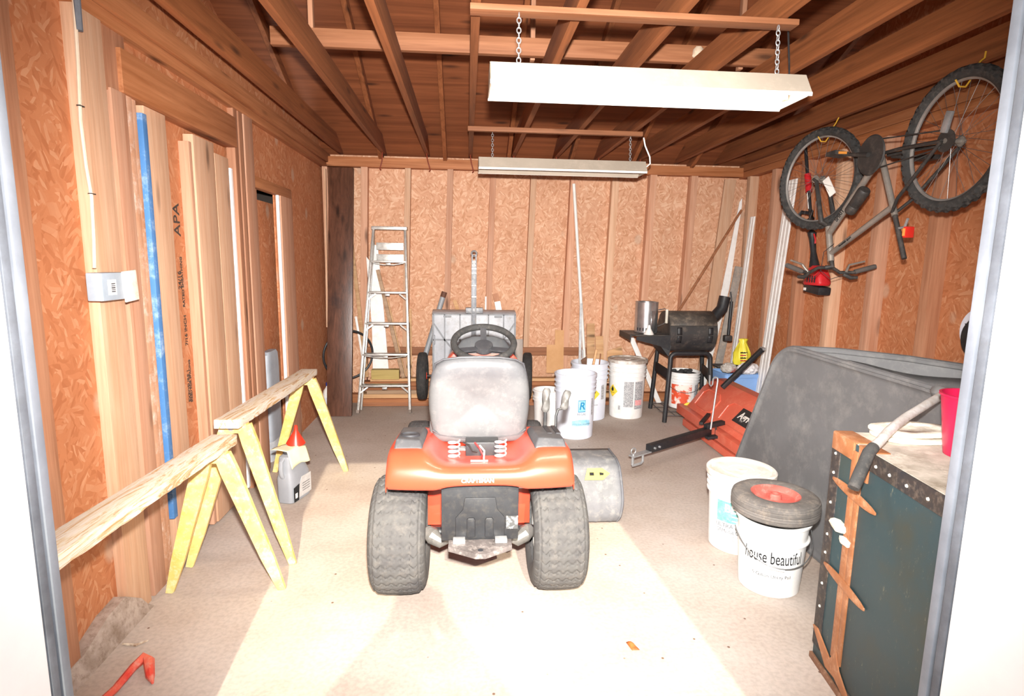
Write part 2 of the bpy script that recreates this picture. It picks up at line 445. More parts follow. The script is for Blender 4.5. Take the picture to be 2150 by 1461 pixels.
# recessed niche behind the studs
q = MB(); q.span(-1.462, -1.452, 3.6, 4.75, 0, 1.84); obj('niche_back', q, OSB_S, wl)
q = MB(); q.span(-1.66, -1.65, 3.6, 4.75, 0, 2.0); q.span(-1.66, -1.40, 3.6, 3.61, 0, 2.0); q.span(-1.66, -1.40, 4.74, 4.75, 0, 2.0); q.span(-1.70, -1.40, 3.6, 4.75, 1.96, 2.0); obj('niche_shade_box', q, pm('painted_niche_shade', (.03, .02, .015), rough=.9), wl)  # box added behind the niche: near-black for shade, keeps sky light out
def stamp(s_, size, y, z, nm='stamp_lettering'):
    return text(s_, size, INKW, wl, basis((-1.3985, y, z), (0, 0, 1), (0, -1, 0)), name=nm, bold=.0006)
INKW = pm('stamp_ink', (.035, .025, .02), (.06, .04, .03), rough=.9)
stamp('APA', .085, 2.935, 1.62); stamp('RATED SHEATHING', .028, 2.945, 1.32); stamp('24/16', .04, 2.92, 1.33); stamp('7/16 INCH', .034, 2.945, 1.08); stamp('SIZED FOR SPACING', .024, 2.955, .82); stamp('EXPOSURE 1', .03, 2.935, .80)
# old concrete curb low on the wall near the doorway
CURB = pm('rough_concrete', hexc('b3a296'), hexc('8d7a6c'), sc=14, rough=.9, bmp=.6, dust=hexc('6f5a4a'))
q = MB()
q.ringloft([[V((-1.38, y, 0)), V((-1.30, y, 0)), V((-1.325, y, h)), V((-1.38, y, h))] for y, h in ((1.05, .02), (1.55, .05), (1.9, .068), (2.05, .12), (2.16, .13), (2.26, .06), (2.30, .01))])
obj('concrete_curb', q, CURB, wl)

# right wall
b = MB(); b.span(XR, XR + .012, YF, 5.81, 0, 2.6)
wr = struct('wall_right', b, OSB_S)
for i, y in enumerate((1.08, 1.45, 1.92, 2.38, 2.82, 3.26, 3.75, 4.20, 4.66, 5.13, 5.60)):
    q = MB(); q.span(2.77, 2.86, y - .034, y + .034, .09, 2.30); obj('stud', q, (W_STUD, W_PALE, W_STUDW)[i % 3], wr, bevel=.003)
q = MB(); q.span(2.77, 2.86, YF, 5.81, 2.30, 2.36); obj('top_plate', q, W_PLATEY, wr, bevel=.003)
q = MB(); q.span(2.765, 2.86, YF, 5.81, 2.362, 2.43); obj('top_plate', q, W_PLATEY, wr, bevel=.003)
q = MB(); q.span(2.77, 2.86, YF, 5.81, 0, .088); obj('sole_plate', q, W_PLATEY, wr, bevel=.003)

# front wall with the doorway and its white jambs
b = MB(); b.span(-1.75, -.86, .88, YF - .01, 0, 3.0); b.span(1.10, 3.0, .88, YF - .01, 0, 3.0); b.span(-.86, 1.10, .88, YF - .01, 2.20, 3.0)
struct('wall_front', b, OSB_B)
def jamb(name, xi, sgn, y0=.72):
    """white jamb board, darker grey stop at its inner edge, its gap filled black for shade"""
    q = MB(); q.span(xi, xi + sgn * .07, y0, 1.033, 0, 2.16)
    o = struct(name, q, WHITE_P, bevel=.004)
    q = MB(); q.span(xi - sgn * .001, xi + sgn * .07, 1.036, 1.056, 0, 2.16); obj('door_stop', q, GREY_P, o, bevel=.004)
    q = MB(); q.span(xi - sgn * .004, xi + sgn * .07, 1.061, 1.083, 0, 2.16); obj('weather_strip', q, pm('strip_' + name, hexc('7d8189'), hexc('6a6e76'), rough=.6), o, bevel=.004)
    q = MB(); q.span(xi + sgn * .005, xi + sgn * .06, 1.03, 1.07, 0, 2.16); obj('gap_shade_filler', q, 'black_rubber', o)  # black strip set in to stand for the shade inside the gap
    return o
jamb('trim_1', -.783, -1)
jamb('trim_2', 1.028, 1, .50)  # made deeper outwards, out of view, to cut the sun patch's edge
b = MB(); b.span(-.86, 1.10, .72, 1.08, 2.10, 2.20); struct('trim_3', b, WHITE_P, bevel=.004)

# ceiling: roof deck, joists, rafters, beam, battens
rx0, rx1 = -1.75, 3.05
b = MB()
yr, zr, slope = 3.45, 3.55, .475
zb = lambda y: zr - slope * abs(y - yr)
b.ringloft([[V((rx0, y, zb(y))), V((rx1, y, zb(y))), V((rx1, y, zb(y) + .02)), V((rx0, y, zb(y) + .02))] for y in (.55, yr, 6.05)])
ce = struct('ceiling', b, PLY)
def cp(name, mb, mat, bevel=.003): return obj(name, mb, mat, ce, bevel=bevel)
for k in range(10):
    x = -1.2 + .411 * k
    if x > 2.86: break
    q = MB(); q.prism([(1.04, 2.43), (5.80, 2.43), (5.80, 2.432), (5.50, 2.57), (1.40, 2.57), (1.04, 2.45)], .038, basis((x - .019, 0, 0), (0, 1, 0), (0, 0, 1), (1, 0, 0))); cp('joist', q, W_JOIST)
q = MB(); q.span(2.72, 2.80, 1.04, 5.60, 2.43, 2.54); cp('joist', q, W_JOIST)
for k in range(8):
    x = -1.43 + .61 * k
    for s in (-1, 1):
        q = MB(); q.ringloft([[V((x - .019, y, zb(y) - .09)), V((x + .019, y, zb(y) - .09)), V((x + .019, y, zb(y))), V((x - .019, y, zb(y)))] for y in ((yr - .01, .9) if s < 0 else (yr + .01, 5.9))])
        cp('rafter', q, W_RAFT)
    if k in (1, 3, 5):
        q = MB(); q.span(x - .045, x - .019, 3.41, 3.45, 2.57, 3.40); cp('strut', q, W_STUDW)
q = MB(); q.span(rx0, rx1, yr - .02, yr + .02, 3.36, 3.53); cp('ridge_board', q, W_BEAM)
q = MB(); q.span(-1.05, 1.85, 3.345, 3.385, 2.572, 2.665); cp('strongback', q, W_BEAM)
q = MB(); q.span(.01, 1.335, 2.37, 2.435, 2.405, 2.428); cp('batten', q, W_BEAM)
q = MB(); q.span(.005, 1.33, 4.42, 4.46, 2.395, 2.428); cp('batten', q, W_BEAM)
# gable ends
for nm, x in (('wall_left_gable', -1.75), ('wall_right_gable', 3.0)):
    q = MB(); q.prism([(.8, 2.4), (6.0, 2.4), (6.0, zb(6.0)), (yr, zr), (.8, zb(.8))], .02, basis((x, 0, 0), (0, 1, 0), (0, 0, 1)))
    struct(nm, q, OSB_S)
q = MB(); q.span(-1.75, 3.0, .82, .9, 2.4, 2.6); struct('wall_front_gable', q, OSB_B)
# ------------------------------------------------------------------ riding mower
RED = pm('red_paint', hexc('d9442c'), hexc('d03f2a'), sc=3, rough=.35, coat=.3)
TYRE = pm('dusty_tyre', hexc('4f4d4b'), hexc('424040'), sc=9, rough=.9, dust=hexc('625d58'))
VINYL = pm('worn_vinyl', hexc('636364'), hexc('565658'), sc=5, rough=.5, dust=hexc('747271'))
DKPL = pm('dark_grey_plastic', hexc('464649'), hexc('3b3b3e'), sc=9, rough=.5, dust=hexc('5d5a59'))
GRIP = pm('grey_grip', hexc('5e5c5a'), hexc('4b4947'), sc=16, rough=.6)
YEL = pm('yellow_sticker', hexc('f0d34a'), hexc('e8c638'), rough=.5)
HUB = pm('cream_hub', hexc('d8d4cc'), hexc('b9b4aa'), sc=10, rough=.5)
INK = pm('black_ink', (.006, .006, .007), (.009, .009, .009), rough=.95)
TEXTW = pm('white_lettering', hexc('f6efe8'), rough=.5)

def wheel_tyre(cx, cy, cz, r, w, tread='zig', nseg=150, nw=30, inner=.55):
    """tyre about an x axle; tread cut into the mesh"""
    q = MB(); rings = []
    half = [(0, 1.0), (.45, .995), (.72, .975), (.86, .93), (.95, .86), (1.0, .77), (.98, .68), (.92, .60), (.86, inner)]
    prof = [(-a, b) for a, b in half[::-1]][:-1] + half
    # resample finely across the crown
    fine = []
    for (a0, b0), (a1, b1) in zip(prof, prof[1:]):
        n = 8 if min(b0, b1) > .9 else 2
        for i in range(n): fine.append((a0 + (a1 - a0) * i / n, b0 + (b1 - b0) * i / n))
    fine.append(prof[-1])
    for k in range(nseg):
        t = 2 * PI * k / nseg; ring = []
        for a, b in fine:
            d = 0
            if tread == 'zig' and b > .88:
                zz = abs(((a * 3.2) % 1.0) - .5) * .9
                ph = (t / (2 * PI) * 34 + zz) % 1.0
                if ph < .17: d = .006
                if abs(((a * 3.2) % 1.0) - .5) < .07 and int(t / (2 * PI) * 68) % 2: d = .005
                if abs(abs(a) - .80) < .045: d = max(d, .004)
            if tread == 'rib' and b > .9:
                if (a * 5.0) % 1.0 < .26: d = .004
                elif (t / (2 * PI) * 60 + abs(a) * 2) % 1.0 < .12: d = .002
            rr = r * b - d
            ring.append(V((cx + a * w / 2, cy + rr * math.sin(t), cz + rr * math.cos(t))))
        rings.append(ring)
    n = len(fine); vs = [[q.bm.verts.new(p) for p in rg] for rg in rings]
    for k in range(nseg):
        a, b = vs[k], vs[(k + 1) % nseg]
        for j in range(n - 1): q.bm.faces.new([a[j], a[j + 1], b[j + 1], b[j]])
    return q

mx = .057
mo = thing('riding_mower', 'red riding lawn mower parked mid-floor, its worn grey seat towards the doorway', 'lawn mower', (mx, 2.8, 0))
for sx, x in ((-1, -.285), (1, .40)):
    ty = obj('rear_tyre', wheel_tyre(x, 2.40, .252, .255, .236, 'zig', 340, 30), TYRE, mo, ang=50)
    q = MB(); mt = basis((x, 2.40, .252), (0, 1, 0), (0, 0, 1), (1, 0, 0))
    q.lathe([(.0, -.05), (.05, -.05), (.06, -.035), (.125, -.03), (.14, -.085), (.148, -.085), (.148, .085), (.14, .085), (.125, .03), (.06, .035), (.05, .05), (0, .05)], mt, 36)
    obj('wheel_rim', q, HUB, ty)
# fender body
def fender():
    q = MB()
    rows = [(2.135, .553, .553, .366), (2.128, .575, .575, .370), (2.128, .61, .606, .373), (2.142, .644, .630, .374), (2.18, .670, .640, .375),
            (2.23, .690, .632, .376), (2.30, .688, .612, .377), (2.40, .676, .60, .378), (2.55, .66, .598, .378), (2.72, .635, .59, .376), (2.84, .60, .58, .37), (2.90, .46, .50, .36), (2.93, .34, .40, .35)]
    ss = [-1.0, -1.0, -.985, -.95, -.88, -.75, -.62, -.55, -.47, -.38, -.2, 0, .2, .38, .47, .55, .62, .75, .88, .95, .985, 1.0, 1.0]
    vs = []
    for i, (y, zs, zc, hw) in enumerate(rows):
        row = []
        for j, s in enumerate(ss):
            a = abs(s); t = min(1, max(0, (.62 - a) / .24)); t = t * t * (3 - 2 * t)
            z = zs + (zc - zs) * t
            if i > 1:
                if a > .96: z -= .012
                if j in (1, len(ss) - 2): z -= .03
                if j in (0, len(ss) - 1): z = max(.50, min(z, .555) - .02) if i < 10 else z - .06
            if i == 0 and a < .45: z += .022 * min(1, (.45 - a) / .1)
            row.append(q.bm.verts.new((mx + .002 + s * hw, y + (.02 * a ** 4 if i < 5 else 0), z)))
        vs.append(row)
    for i in range(len(rows) - 1):
        for j in range(len(ss) - 1): q.bm.faces.new([vs[i][j], vs[i][j + 1], vs[i + 1][j + 1], vs[i + 1][j]])
    return q
fe = obj('fender_body', fender(), RED, mo, solid=.006, sub=1, ang=60)
text('CRAFTSMAN', .0235, pm('pinkish_lettering', hexc('f0dccd'), rough=.5), fe, basis((mx - .012, 2.1185, .598), (1, 0, 0), (0, .02, 1)), bold=.0008, sx=.95)
# pods
for sx, x0, x1, x2, x3 in ((-1, -.293, -.176, -.286, -.19), (1, .282, .415, .30, .408)):
    q = MB()
    q.ringloft([[V((x0, 2.235, .655)), V((x1, 2.235, .655)), V((x1, 2.56, .655)), V((x0, 2.56, .655))],
                [V((x0, 2.245, .690)), V((x1, 2.245, .690)), V((x1, 2.56, .672)), V((x0, 2.56, .672))],
                [V((x2, 2.275, .722)), V((x3, 2.275, .715)), V((x3, 2.545, .690)), V((x2, 2.545, .690))]])
    pod = obj('fender_console', q, DKPL, mo, bevel=.008, bseg=3)
    if sx < 0:
        q = MB(); q.lathe([(.0, .0), (.030, .0), (.036, .007), (.041, .006), (.041, -.004)], basis((-.237, 2.36, .7105), (1, 0, 0), (0, .996, -.092)), 28)
        obj('cup_holder', q, pm('cup_dark', (.03, .03, .035), rough=.5), pod)
    else:
        for x in (.362, .40):
            q = MB(); q.box((x, 2.45, .6995), (.02, .16, .008), (R(-5.3), 0, 0)); obj('lever_slot', q, 'cup_dark', pod)
# levers
def twist(p0, p1, r):
    q = MB(); p0, p1 = V(p0), V(p1); d, s, u = frame(p1 - p0); rings = []
    n = 18
    for i in range(n + 1):
        t = i / n; k = .62 if i in (0, n) else .86 if i in (1, n - 1) else 1.0
        rings.append([p0.lerp(p1, t) + (s * math.cos(a) + u * math.sin(a)) * r * k * (1 + .13 * math.cos(3 * a + t * 9)) for a in [2 * PI * j / 18 for j in range(18)]])
    return q.ringloft(rings)
lv = obj('height_lever', MB().tube([(.364, 2.54, .66), (.368, 2.565, .78)], .008), BLACK, mo)
obj('lever_grip', twist((.3665, 2.56, .752), (.374, 2.58, .862), .0175), GRIP, lv)
lv = obj('deck_lever', MB().tube([(.41, 2.51, .66), (.412, 2.52, .745), (.422, 2.53, .772), (.448, 2.53, .778)], .006), BLACK, mo)
obj('lever_grip', twist((.446, 2.53, .772), (.468, 2.55, .858), .0175), GRIP, lv)
# rear plate
q = MB(); q.span(mx - .157, mx + .157, 2.19, 2.21, .315, .56)
plate = obj('rear_plate', q, BLACK, mo, bevel=.004)
q = MB(); q.prism([(-.10, .0), (.10, .0), (.10, .09), (.07, .125), (.062, .175), (-.062, .175), (-.07, .125), (-.10, .09)], .008, basis((mx, 2.19, .325), (1, 0, 0), (0, 0, 1), (0, -1, 0)))
obj('plate_emboss', q, BLACK, plate, bevel=.004)
for x in (-.037, .037):
    q = MB(); q.prism([(-.017, 0), (.017, 0), (.017, .075), (.011, .083), (-.011, .083), (-.017, .075)], .010, basis((mx + x, 2.182, .335), (1, 0, 0), (0, 0, 1), (0, -1, 0)))
    obj('emboss_rib', q, BLACK, plate, bevel=.004)
q = MB(); q.prism([(-.024, -.028), (.024, -.028), (.024, .028), (-.024, .028)], .001, basis((.20 - .012, 2.188, .39), (1, 0, 0), (0, 0, 1), (0, -1, 0)))
obj('worn_label', q, pm('worn_label', (.06, .06, .06), hexc('c9c5be'), sc=60, lo=.5, hi=.56), plate)
q = MB(); q.prism([(-.128, .0), (.128, .0), (.128, -.055), (.02, -.12), (-.02, -.12), (-.128, -.055)], .022, basis((mx, 2.19, .296), (1, 0, 0), (0, 1, 0)))
hp = obj('hitch_plate', q, pm('rusty_plate', hexc('6a6260'), hexc('4a4442'), sc=12, rough=.6, dust=hexc('a39a94')), mo, bevel=.003)
q = MB(); q.cyl((mx, 2.10, .317), (mx, 2.10, .3195), .011); obj('hitch_hole', q, 'cup_dark', hp)
for x in (-.085, .085):
    q = MB(); q.span(mx + x - .025, mx + x + .025, 2.15, 2.185, .318, .335); obj('bracket_tab', q, STEEL, hp, bevel=.004)
# axle castings
CAST = pm('cast_alloy', hexc('76736f'), hexc('5f5c59'), sc=16, rough=.55, metal=.3, dust=hexc('8d8883'))
for s in (-1, 1):
    q = MB(); q.cyl((mx + s * .10, 2.40, .25), (mx + s * .27, 2.40, .25), .022); q2 = obj('axle', q, BLACK, mo)
    q = MB(); q.tube([(mx + s * .12, 2.36, .245), (mx + s * .17, 2.34, .235), (mx + s * .20, 2.35, .255), (mx + s * .225, 2.38, .26)], [.02, .028, .036, .03], 10)
    obj('axle_casting', q, CAST, q2)
    q = MB(); q.cyl((mx + s * .155, 2.235, .528), (mx + s * .185, 2.235, .528), .012, 8); obj('bolt', q, STEEL, mo)
q = MB(); q.span(mx - .15, mx + .15, 2.22, 2.9, .30, .52); obj('frame_rails', q, BLACK, mo, bevel=.01)
q = MB(); q.span(mx - .23, mx + .235, 2.47, 2.49, .25, .56); obj('red_frame_panel', q, RED, mo)
# seat
def seat_shape():
    q = MB(); rings = []
    pts = []
    prof = [(-.168, 0), (-.21, .012), (-.222, .05), (-.238, .17), (-.236, .26), (-.222, .345), (-.20, .385), (-.165, .408), (-.09, .420), (0, .423)]
    full = prof + [(-x, z) for x, z in prof[-2::-1]]
    for dy, k, dz in ((.030, .0, 0), (.0, .72, .0), (.004, .88, .0), (.016, .965, 0), (.045, 1.0, 0), (.085, .985, 0), (.105, .92, 0), (.11, .7, 0), (.11, .02, 0)):
        ring = []
        for x, z in full:
            zz = .21 + (z - .21) * max(k, .02); y = 2.50 + dy + .16 * (.45 - zz) * .5 + (.35 * (x * k) ** 2)
            ring.append(V((mx + .003 + x * max(k, .02), y, .598 + zz)))
        rings.append(ring)
    q.ringloft(rings); return q
st = obj('seat_back', seat_shape(), VINYL, mo, sub=1, ang=60)
pts = [(-.205, .07), (-.222, .17), (-.222, .26), (-.214, .33), (-.20, .385), (-.165, .405), (-.09, .416), (0, .419), (.09, .416), (.165, .405), (.20, .385), (.214, .33), (.222, .26), (.222, .17), (.205, .07)]
q = MB(); q.tube([(mx + .003 + x, 2.528 + .08 * (.45 - z) + .35 * x * x, .5985 + z) for x, z in pts], .005, 8); obj('piping', q, DKPL, st)
pts = [(-.215, .075), (-.18, .052), (-.09, .042), (0, .040), (.09, .042), (.18, .052), (.215, .075)]
q = MB(); q.tube([(mx + .003 + x, 2.508 + .08 * (.45 - z) + .33 * x * x, .598 + z) for x, z in pts], .005, 6); obj('lower_seam', q, DKPL, st)
q = MB(); q.box((mx, 2.80, .67), (.46, .44, .10)); obj('seat_cushion', q, VINYL, mo, bevel=.04, bseg=4)
q = MB(); q.span(mx - .12, mx + .13, 2.46, 2.53, .588, .603); obj('seat_bracket', q, STEEL, mo, bevel=.003)
def coil(cx, cy, z0, z1, r, turns, wire):
    n = turns * 16
    return MB().tube([(cx + r * math.cos(2 * PI * i / 16), cy + r * math.sin(2 * PI * i / 16), z0 + (z1 - z0) * i / n) for i in range(n + 1)], wire, 7)
for x in (-.052, .148):
    obj('seat_spring', coil(x, 2.36, .605, .685, .024, 4, .0042), pm('chrome_spring', hexc('e6e6e6'), hexc('c8c8ca'), rough=.25, metal=.6), mo)
q = MB(); q.span(mx - .06, mx + .085, 2.38, 2.46, .60, .668); obj('battery', q, BLACK, mo, bevel=.006)
for nm, c, pts in (('red_wire', (.5, .03, .03), [(mx - .02, 2.37, .67), (mx + .0, 2.34, .655), (mx + .012, 2.335, .63), (mx + .01, 2.35, .61)]),
                   ('black_wire', (.02, .02, .02), [(mx - .07, 2.36, .675), (mx - .045, 2.34, .67), (mx - .03, 2.335, .645), (mx - .01, 2.34, .64)]),
                   ('white_wire', hexc('d8d2c8'), [(mx + .0, 2.35, .665), (mx + .02, 2.335, .645), (mx + .018, 2.33, .612)])):
    obj(nm, MB().tube(pts, .004, 6), pm(nm, c, rough=.5), mo)
q = MB(); q.span(mx - .03, mx + .04, 2.205, 2.2055, .637, .6385)
q.bm.clear(); q.box((mx - .004, 2.225, .6405), (.07, .008, .002), (R(25), 0, 0)); obj('safety_label', q, TEXTW, fe)
# steering wheel, dash, hood
sc_ = V((.095, 3.10, 1.0)); nrm = V((0, -math.sin(R(25)), math.cos(R(25))))
swh = obj('steering_wheel', MB().torus(sc_, .165, .0185, nrm, 56, 12), RUBBER, mo)
q = MB(); sx_ = V((1, 0, 0)); sy_ = nrm.cross(sx_)
for a in (-150, -30, 90):
    d = sx_ * math.cos(R(a)) + sy_ * math.sin(R(a)); q.bar(sc_ - nrm * .03 + d * .03, sc_ + d * .155, .034, .012, nrm)
q.cyl(sc_ - nrm * .045, sc_ - nrm * .012, .05, 20)
obj('wheel_spokes', q, DKPL, swh)
q = MB(); q.prism([(-.15, -.25), (.15, -.25), (.15, 0), (.12, .04), (.06, .06), (-.06, .06), (-.12, .04), (-.15, 0)], .10, basis((.095, 3.26, .945), (1, 0, 0), (0, .25, 1)))
q2 = obj('dashboard', q, BLACK, mo, bevel=.01)
q = MB(); q.box((.095, 3.135, .915), (.17, .012, .035), (R(-25), 0, 0)); obj('dash_panel', q, pm('salmon_panel', hexc('c9685a'), rough=.45), q2)
q = MB(); q.ringloft([[V((.095 + x * k, y, z)) for x, z in ((-.22, .42), (.22, .42), (.22, zt - .07), (.17, zt - .01), (0, zt), (-.17, zt - .01), (-.22, zt - .07))] for y, k, zt in ((3.25, 1, .93), (3.7, .97, .90), (4.0, .9, .85), (4.06, .8, .78))])
obj('hood', q, RED, mo, bevel=.01)
# deck and chute
q = MB(); q.prism([(-.50, 2.85), (-.40, 2.72), (.40, 2.72), (.52, 2.85), (.52, 3.2), (.35, 3.36), (-.35, 3.36), (-.50, 3.2)], .17, M.Translation((mx, 0, .10)))
obj('mower_deck', q, RED, mo, bevel=.03, bseg=3)
q = MB()
def chf(u, v):
    x = .52 + .335 * u
    k = [(3.24, .335), (3.09, .325), (3.045, .30), (2.99, .215), (2.965, .13), (2.958, .05), (2.955, .012)]
    f = v * 6; i = min(5, int(f)); t = f - i
    y = k[i][0] + (k[i + 1][0] - k[i][0]) * t; z = k[i][1] + (k[i + 1][1] - k[i][1]) * t
    bul = .025 * math.sin(PI * min(1, max(0, (v - .5) * 2))) * u
    return V((x + .018 * math.sin(PI * v) * u - .03 * u * max(0, v - .65), y - bul - .004 * (abs(((u * 4) % 1) - .5) < .12 and v > .55), z))
q.grid(chf, 24, 24)
ch = obj('discharge_chute', q, pm('chute_plastic', hexc('66666a'), hexc('545457'), sc=7, rough=.6, dust=hexc('85827e')), mo, solid=.008, ang=40)
q = MB(); q.tube([chf(1, v / 20) for v in range(21)], .007, 8); obj('chute_rim', q, 'chute_plastic', ch)
st_m = basis((.735, 3.004, .268), (1, 0, 0), (0, .52, .85))
q = MB(); q.prism([(-.075, -.030), (.03, -.030), (.072, .005), (.03, .036), (-.055, .036)], .002, st_m); obj('warning_sticker', q, YEL, ch)
q = MB(); q.prism([(-.045, -.006), (-.02, -.006), (-.02, .012), (-.045, .012)], .0028, st_m); obj('sticker_symbol', q, INK, ch); q = MB(); q.prism([(.012, -.006), (.034, -.004), (.036, .008), (.012, .012)], .0028, st_m); obj('sticker_symbol', q, INK, ch)
# front wheels
for x in (-.31, .43):
    ty = obj('front_tyre', wheel_tyre(x, 3.72, .188, .188, .16, 'zig', 100), TYRE, mo, ang=50)
    q = MB(); q.lathe([(0, -.06), (.04, -.06), (.10, -.03), (.105, .03), (.04, .06), (0, .06)], basis((x, 3.72, .188), (0, 1, 0), (0, 0, 1), (1, 0, 0)), 28); obj('wheel_rim', q, HUB, ty)
    s = 1 if x > 0 else -1
    q = MB(); q.tube([(x - s * .20, 3.72, .27), (x - s * .10, 3.71, .34), (x - s * .06, 3.68, .36), (x - s * .06, 3.70, .20)], .018, 8); obj('steering_spindle', q, CAST, mo)

# ------------------------------------------------------------------ dump cart stood on its tail
GPL = pm('grey_poly', hexc('b9bbc0'), hexc('a0a2a8'), sc=5, rough=.45, dust=hexc('8b8680'))
ct = thing('dump_cart', 'grey plastic garden dump cart stood on end against the back wall, tow bar upright', 'garden cart', (.07, 5.3, 0))
q = MB(); q.ringloft([[V((x0, y, z0)), V((x1, y, z0)), V((x1, y, z1)), V((x0, y, z1))] for x0, x1, z0, z1, y in ((-.30, .442, .02, .955, 5.215), (-.315, .457, .005, .97, 5.24), (-.325, .467, .0, .975, 5.50), (-.31, .452, .02, .96, 5.50))])
tr = obj('tray', q, GPL, ct, bevel=.008)
GRIB = pm('grey_rib', hexc('86888c'), hexc('74767a'), sc=8, rough=.5, dust=hexc('a5a19c'))
def rib(pts, w=.012):
    q = MB()
    for a, b in zip(pts, pts[1:]): q.bar((a[0], 5.205, a[1]), (b[0], 5.205, b[1]), .022, w, (0, 0, 1) if abs(a[0] - b[0]) > abs(a[1] - b[1]) else (1, 0, 0))
    return obj('rib', q, GRIB, tr)
for z in (.955, .72, .40, .1): rib([(-.305, z), (.447, z)])
for x in (-.305, -.20, -.06, .20, .34, .447): rib([(x, .05), (x, .955)])
rib([(-.30, .87), (-.20, .72)]); rib([(.44, .87), (.34, .72)]); rib([(-.2, .72), (-.06, .55)]); rib([(.34, .72), (.2, .55)])
for x, z, wv, hv in ((-.175, .935, .07, .016), (.29, .935, .07, .016), (-.295, .72, .016, .09), (.435, .72, .016, .09)):
    q = MB(); q.torus((x, 5.20, z), .008, .004, (0, 1, 0), 12, 6)
    q.bm.clear(); q.span(x - wv / 2, x + wv / 2, 5.195, 5.212, z - hv / 2, z + hv / 2); obj('handle_slot', q, GRIB, tr, bevel=.004)
q = MB()
q.bar((.048, 5.19, .60), (.048, 5.14, 1.50), .012, .03, (0, 1, 0)); q.bar((.082, 5.19, .60), (.082, 5.14, 1.50), .012, .03, (0, 1, 0))
q.bar((.065, 5.20, .60), (.065, 5.15, 1.44), .03, .008, (0, 1, 0))
tb = obj('tow_bar', q, pm('tow_bar_steel', hexc('8e9095'), hexc('77797d'), sc=10, rough=.5, metal=.3, dust=hexc('b5b0a8')), ct, bevel=.003)
q = MB(); q.torus((.065, 5.138, 1.505), .022, .008, (0, 1, .05), 24, 8); obj('tow_eye', q, 'tow_bar_steel', tb)
for z in (1.43, 1.40):
    q = MB(); q.torus((.065, 5.128, z), .010, .0055, (0, 1, 0), 18, 8); obj('bolt', q, TEXTW, tb)
for z in (1.37, 1.33, 1.22, 1.12, .86):
    q = MB(); q.span(.042, .088, 5.125, 5.15 if z > 1 else 5.17, z - .008, z + .008); obj('crosspiece', q, STEEL, tb, bevel=.002)
q = MB(); q.span(-.01, .15, 5.165, 5.23, .965, 1.02); obj('hinge_bracket', q, 'tow_bar_steel', ct, bevel=.01)
for x, tilt in ((-.395, 0), (.555, -.10)):
    t = wheel_tyre(0, 0, 0, .215, .088, 'rib', 90)
    mtx = M.Translation((x, 5.10, .405)) @ Euler((0, 0, tilt)).to_matrix().to_4x4(); t.bm.transform(mtx)
    ty = obj('cart_tyre', t, RUBBER, ct, ang=50)
    q = MB(); q.lathe([(0, -.04), (.03, -.04), (.04, -.01), (.115, -.02), (.12, .02), (.04, .02), (.03, .04), (0, .04)], mtx @ basis((0, 0, 0), (0, 1, 0), (0, 0, 1), (1, 0, 0)), 28); obj('wheel_hub', q, RED, ty)
q = MB(); q.cyl((-.36, 5.10, .405), (.52, 5.10, .405), .012); q.bar((-.2, 5.10, .405), (-.2, 5.21, .46), .03, .02); q.bar((.33, 5.10, .405), (.33, 5.21, .46), .03, .02); obj('axle', q, BLACK, ct)
# ------------------------------------------------------------------ sawhorses
YLEG = pm('yellow_leg_paint', hexc('e4cb86'), hexc('d9b65f'), sc=9, rough=.5, dust=hexc('e2d9bd'))
def paintwood(name):
    m, nt, b = _nodes(name)
    v = coords(nt, (22, 2.2, 22), rand=True)
    n = N(nt, 'ShaderNodeTexNoise', i_Scale=1.2, i_Detail=8.0, i_Roughness=.75, i_Distortion=1.2); nt.links.new(v, n.inputs['Vector'])
    r = ramp(nt, [(.30, hexc('a8743f')), (.40, hexc('c9a678')), (.47, hexc('dcd5ca')), (.56, hexc('d6c3a2')), (.62, hexc('b07f48')), (.70, hexc('e0dcd4'))]); nt.links.new(n.outputs[0], r.inputs[0])
    v2 = coords(nt, (5, 12, 5), rand=True)
    n2 = N(nt, 'ShaderNodeTexNoise', i_Scale=2.0, i_Detail=6.0, i_Roughness=.8); nt.links.new(v2, n2.inputs['Vector'])
    out = r.outputs[0]
    for a, c in ((.66, hexc('7f9aa0')), (.7, hexc('a0472f'))):
        rr = ramp(nt, [(a, (0, 0, 0)), (a + .03, (.8, .8, .8))]); nt.links.new(n2.outputs[0 if c[2] > .2 else 0], rr.inputs[0])
        out = mixc(nt, rr.outputs[0], out, c)
    nt.links.new(out, b.inputs['Base Color']); b.inputs['Roughness'].default_value = .7
    bump(nt, b, n.outputs[0], .25, .004); MATS[name] = m; return m
PW = paintwood('paint_splashed_wood')
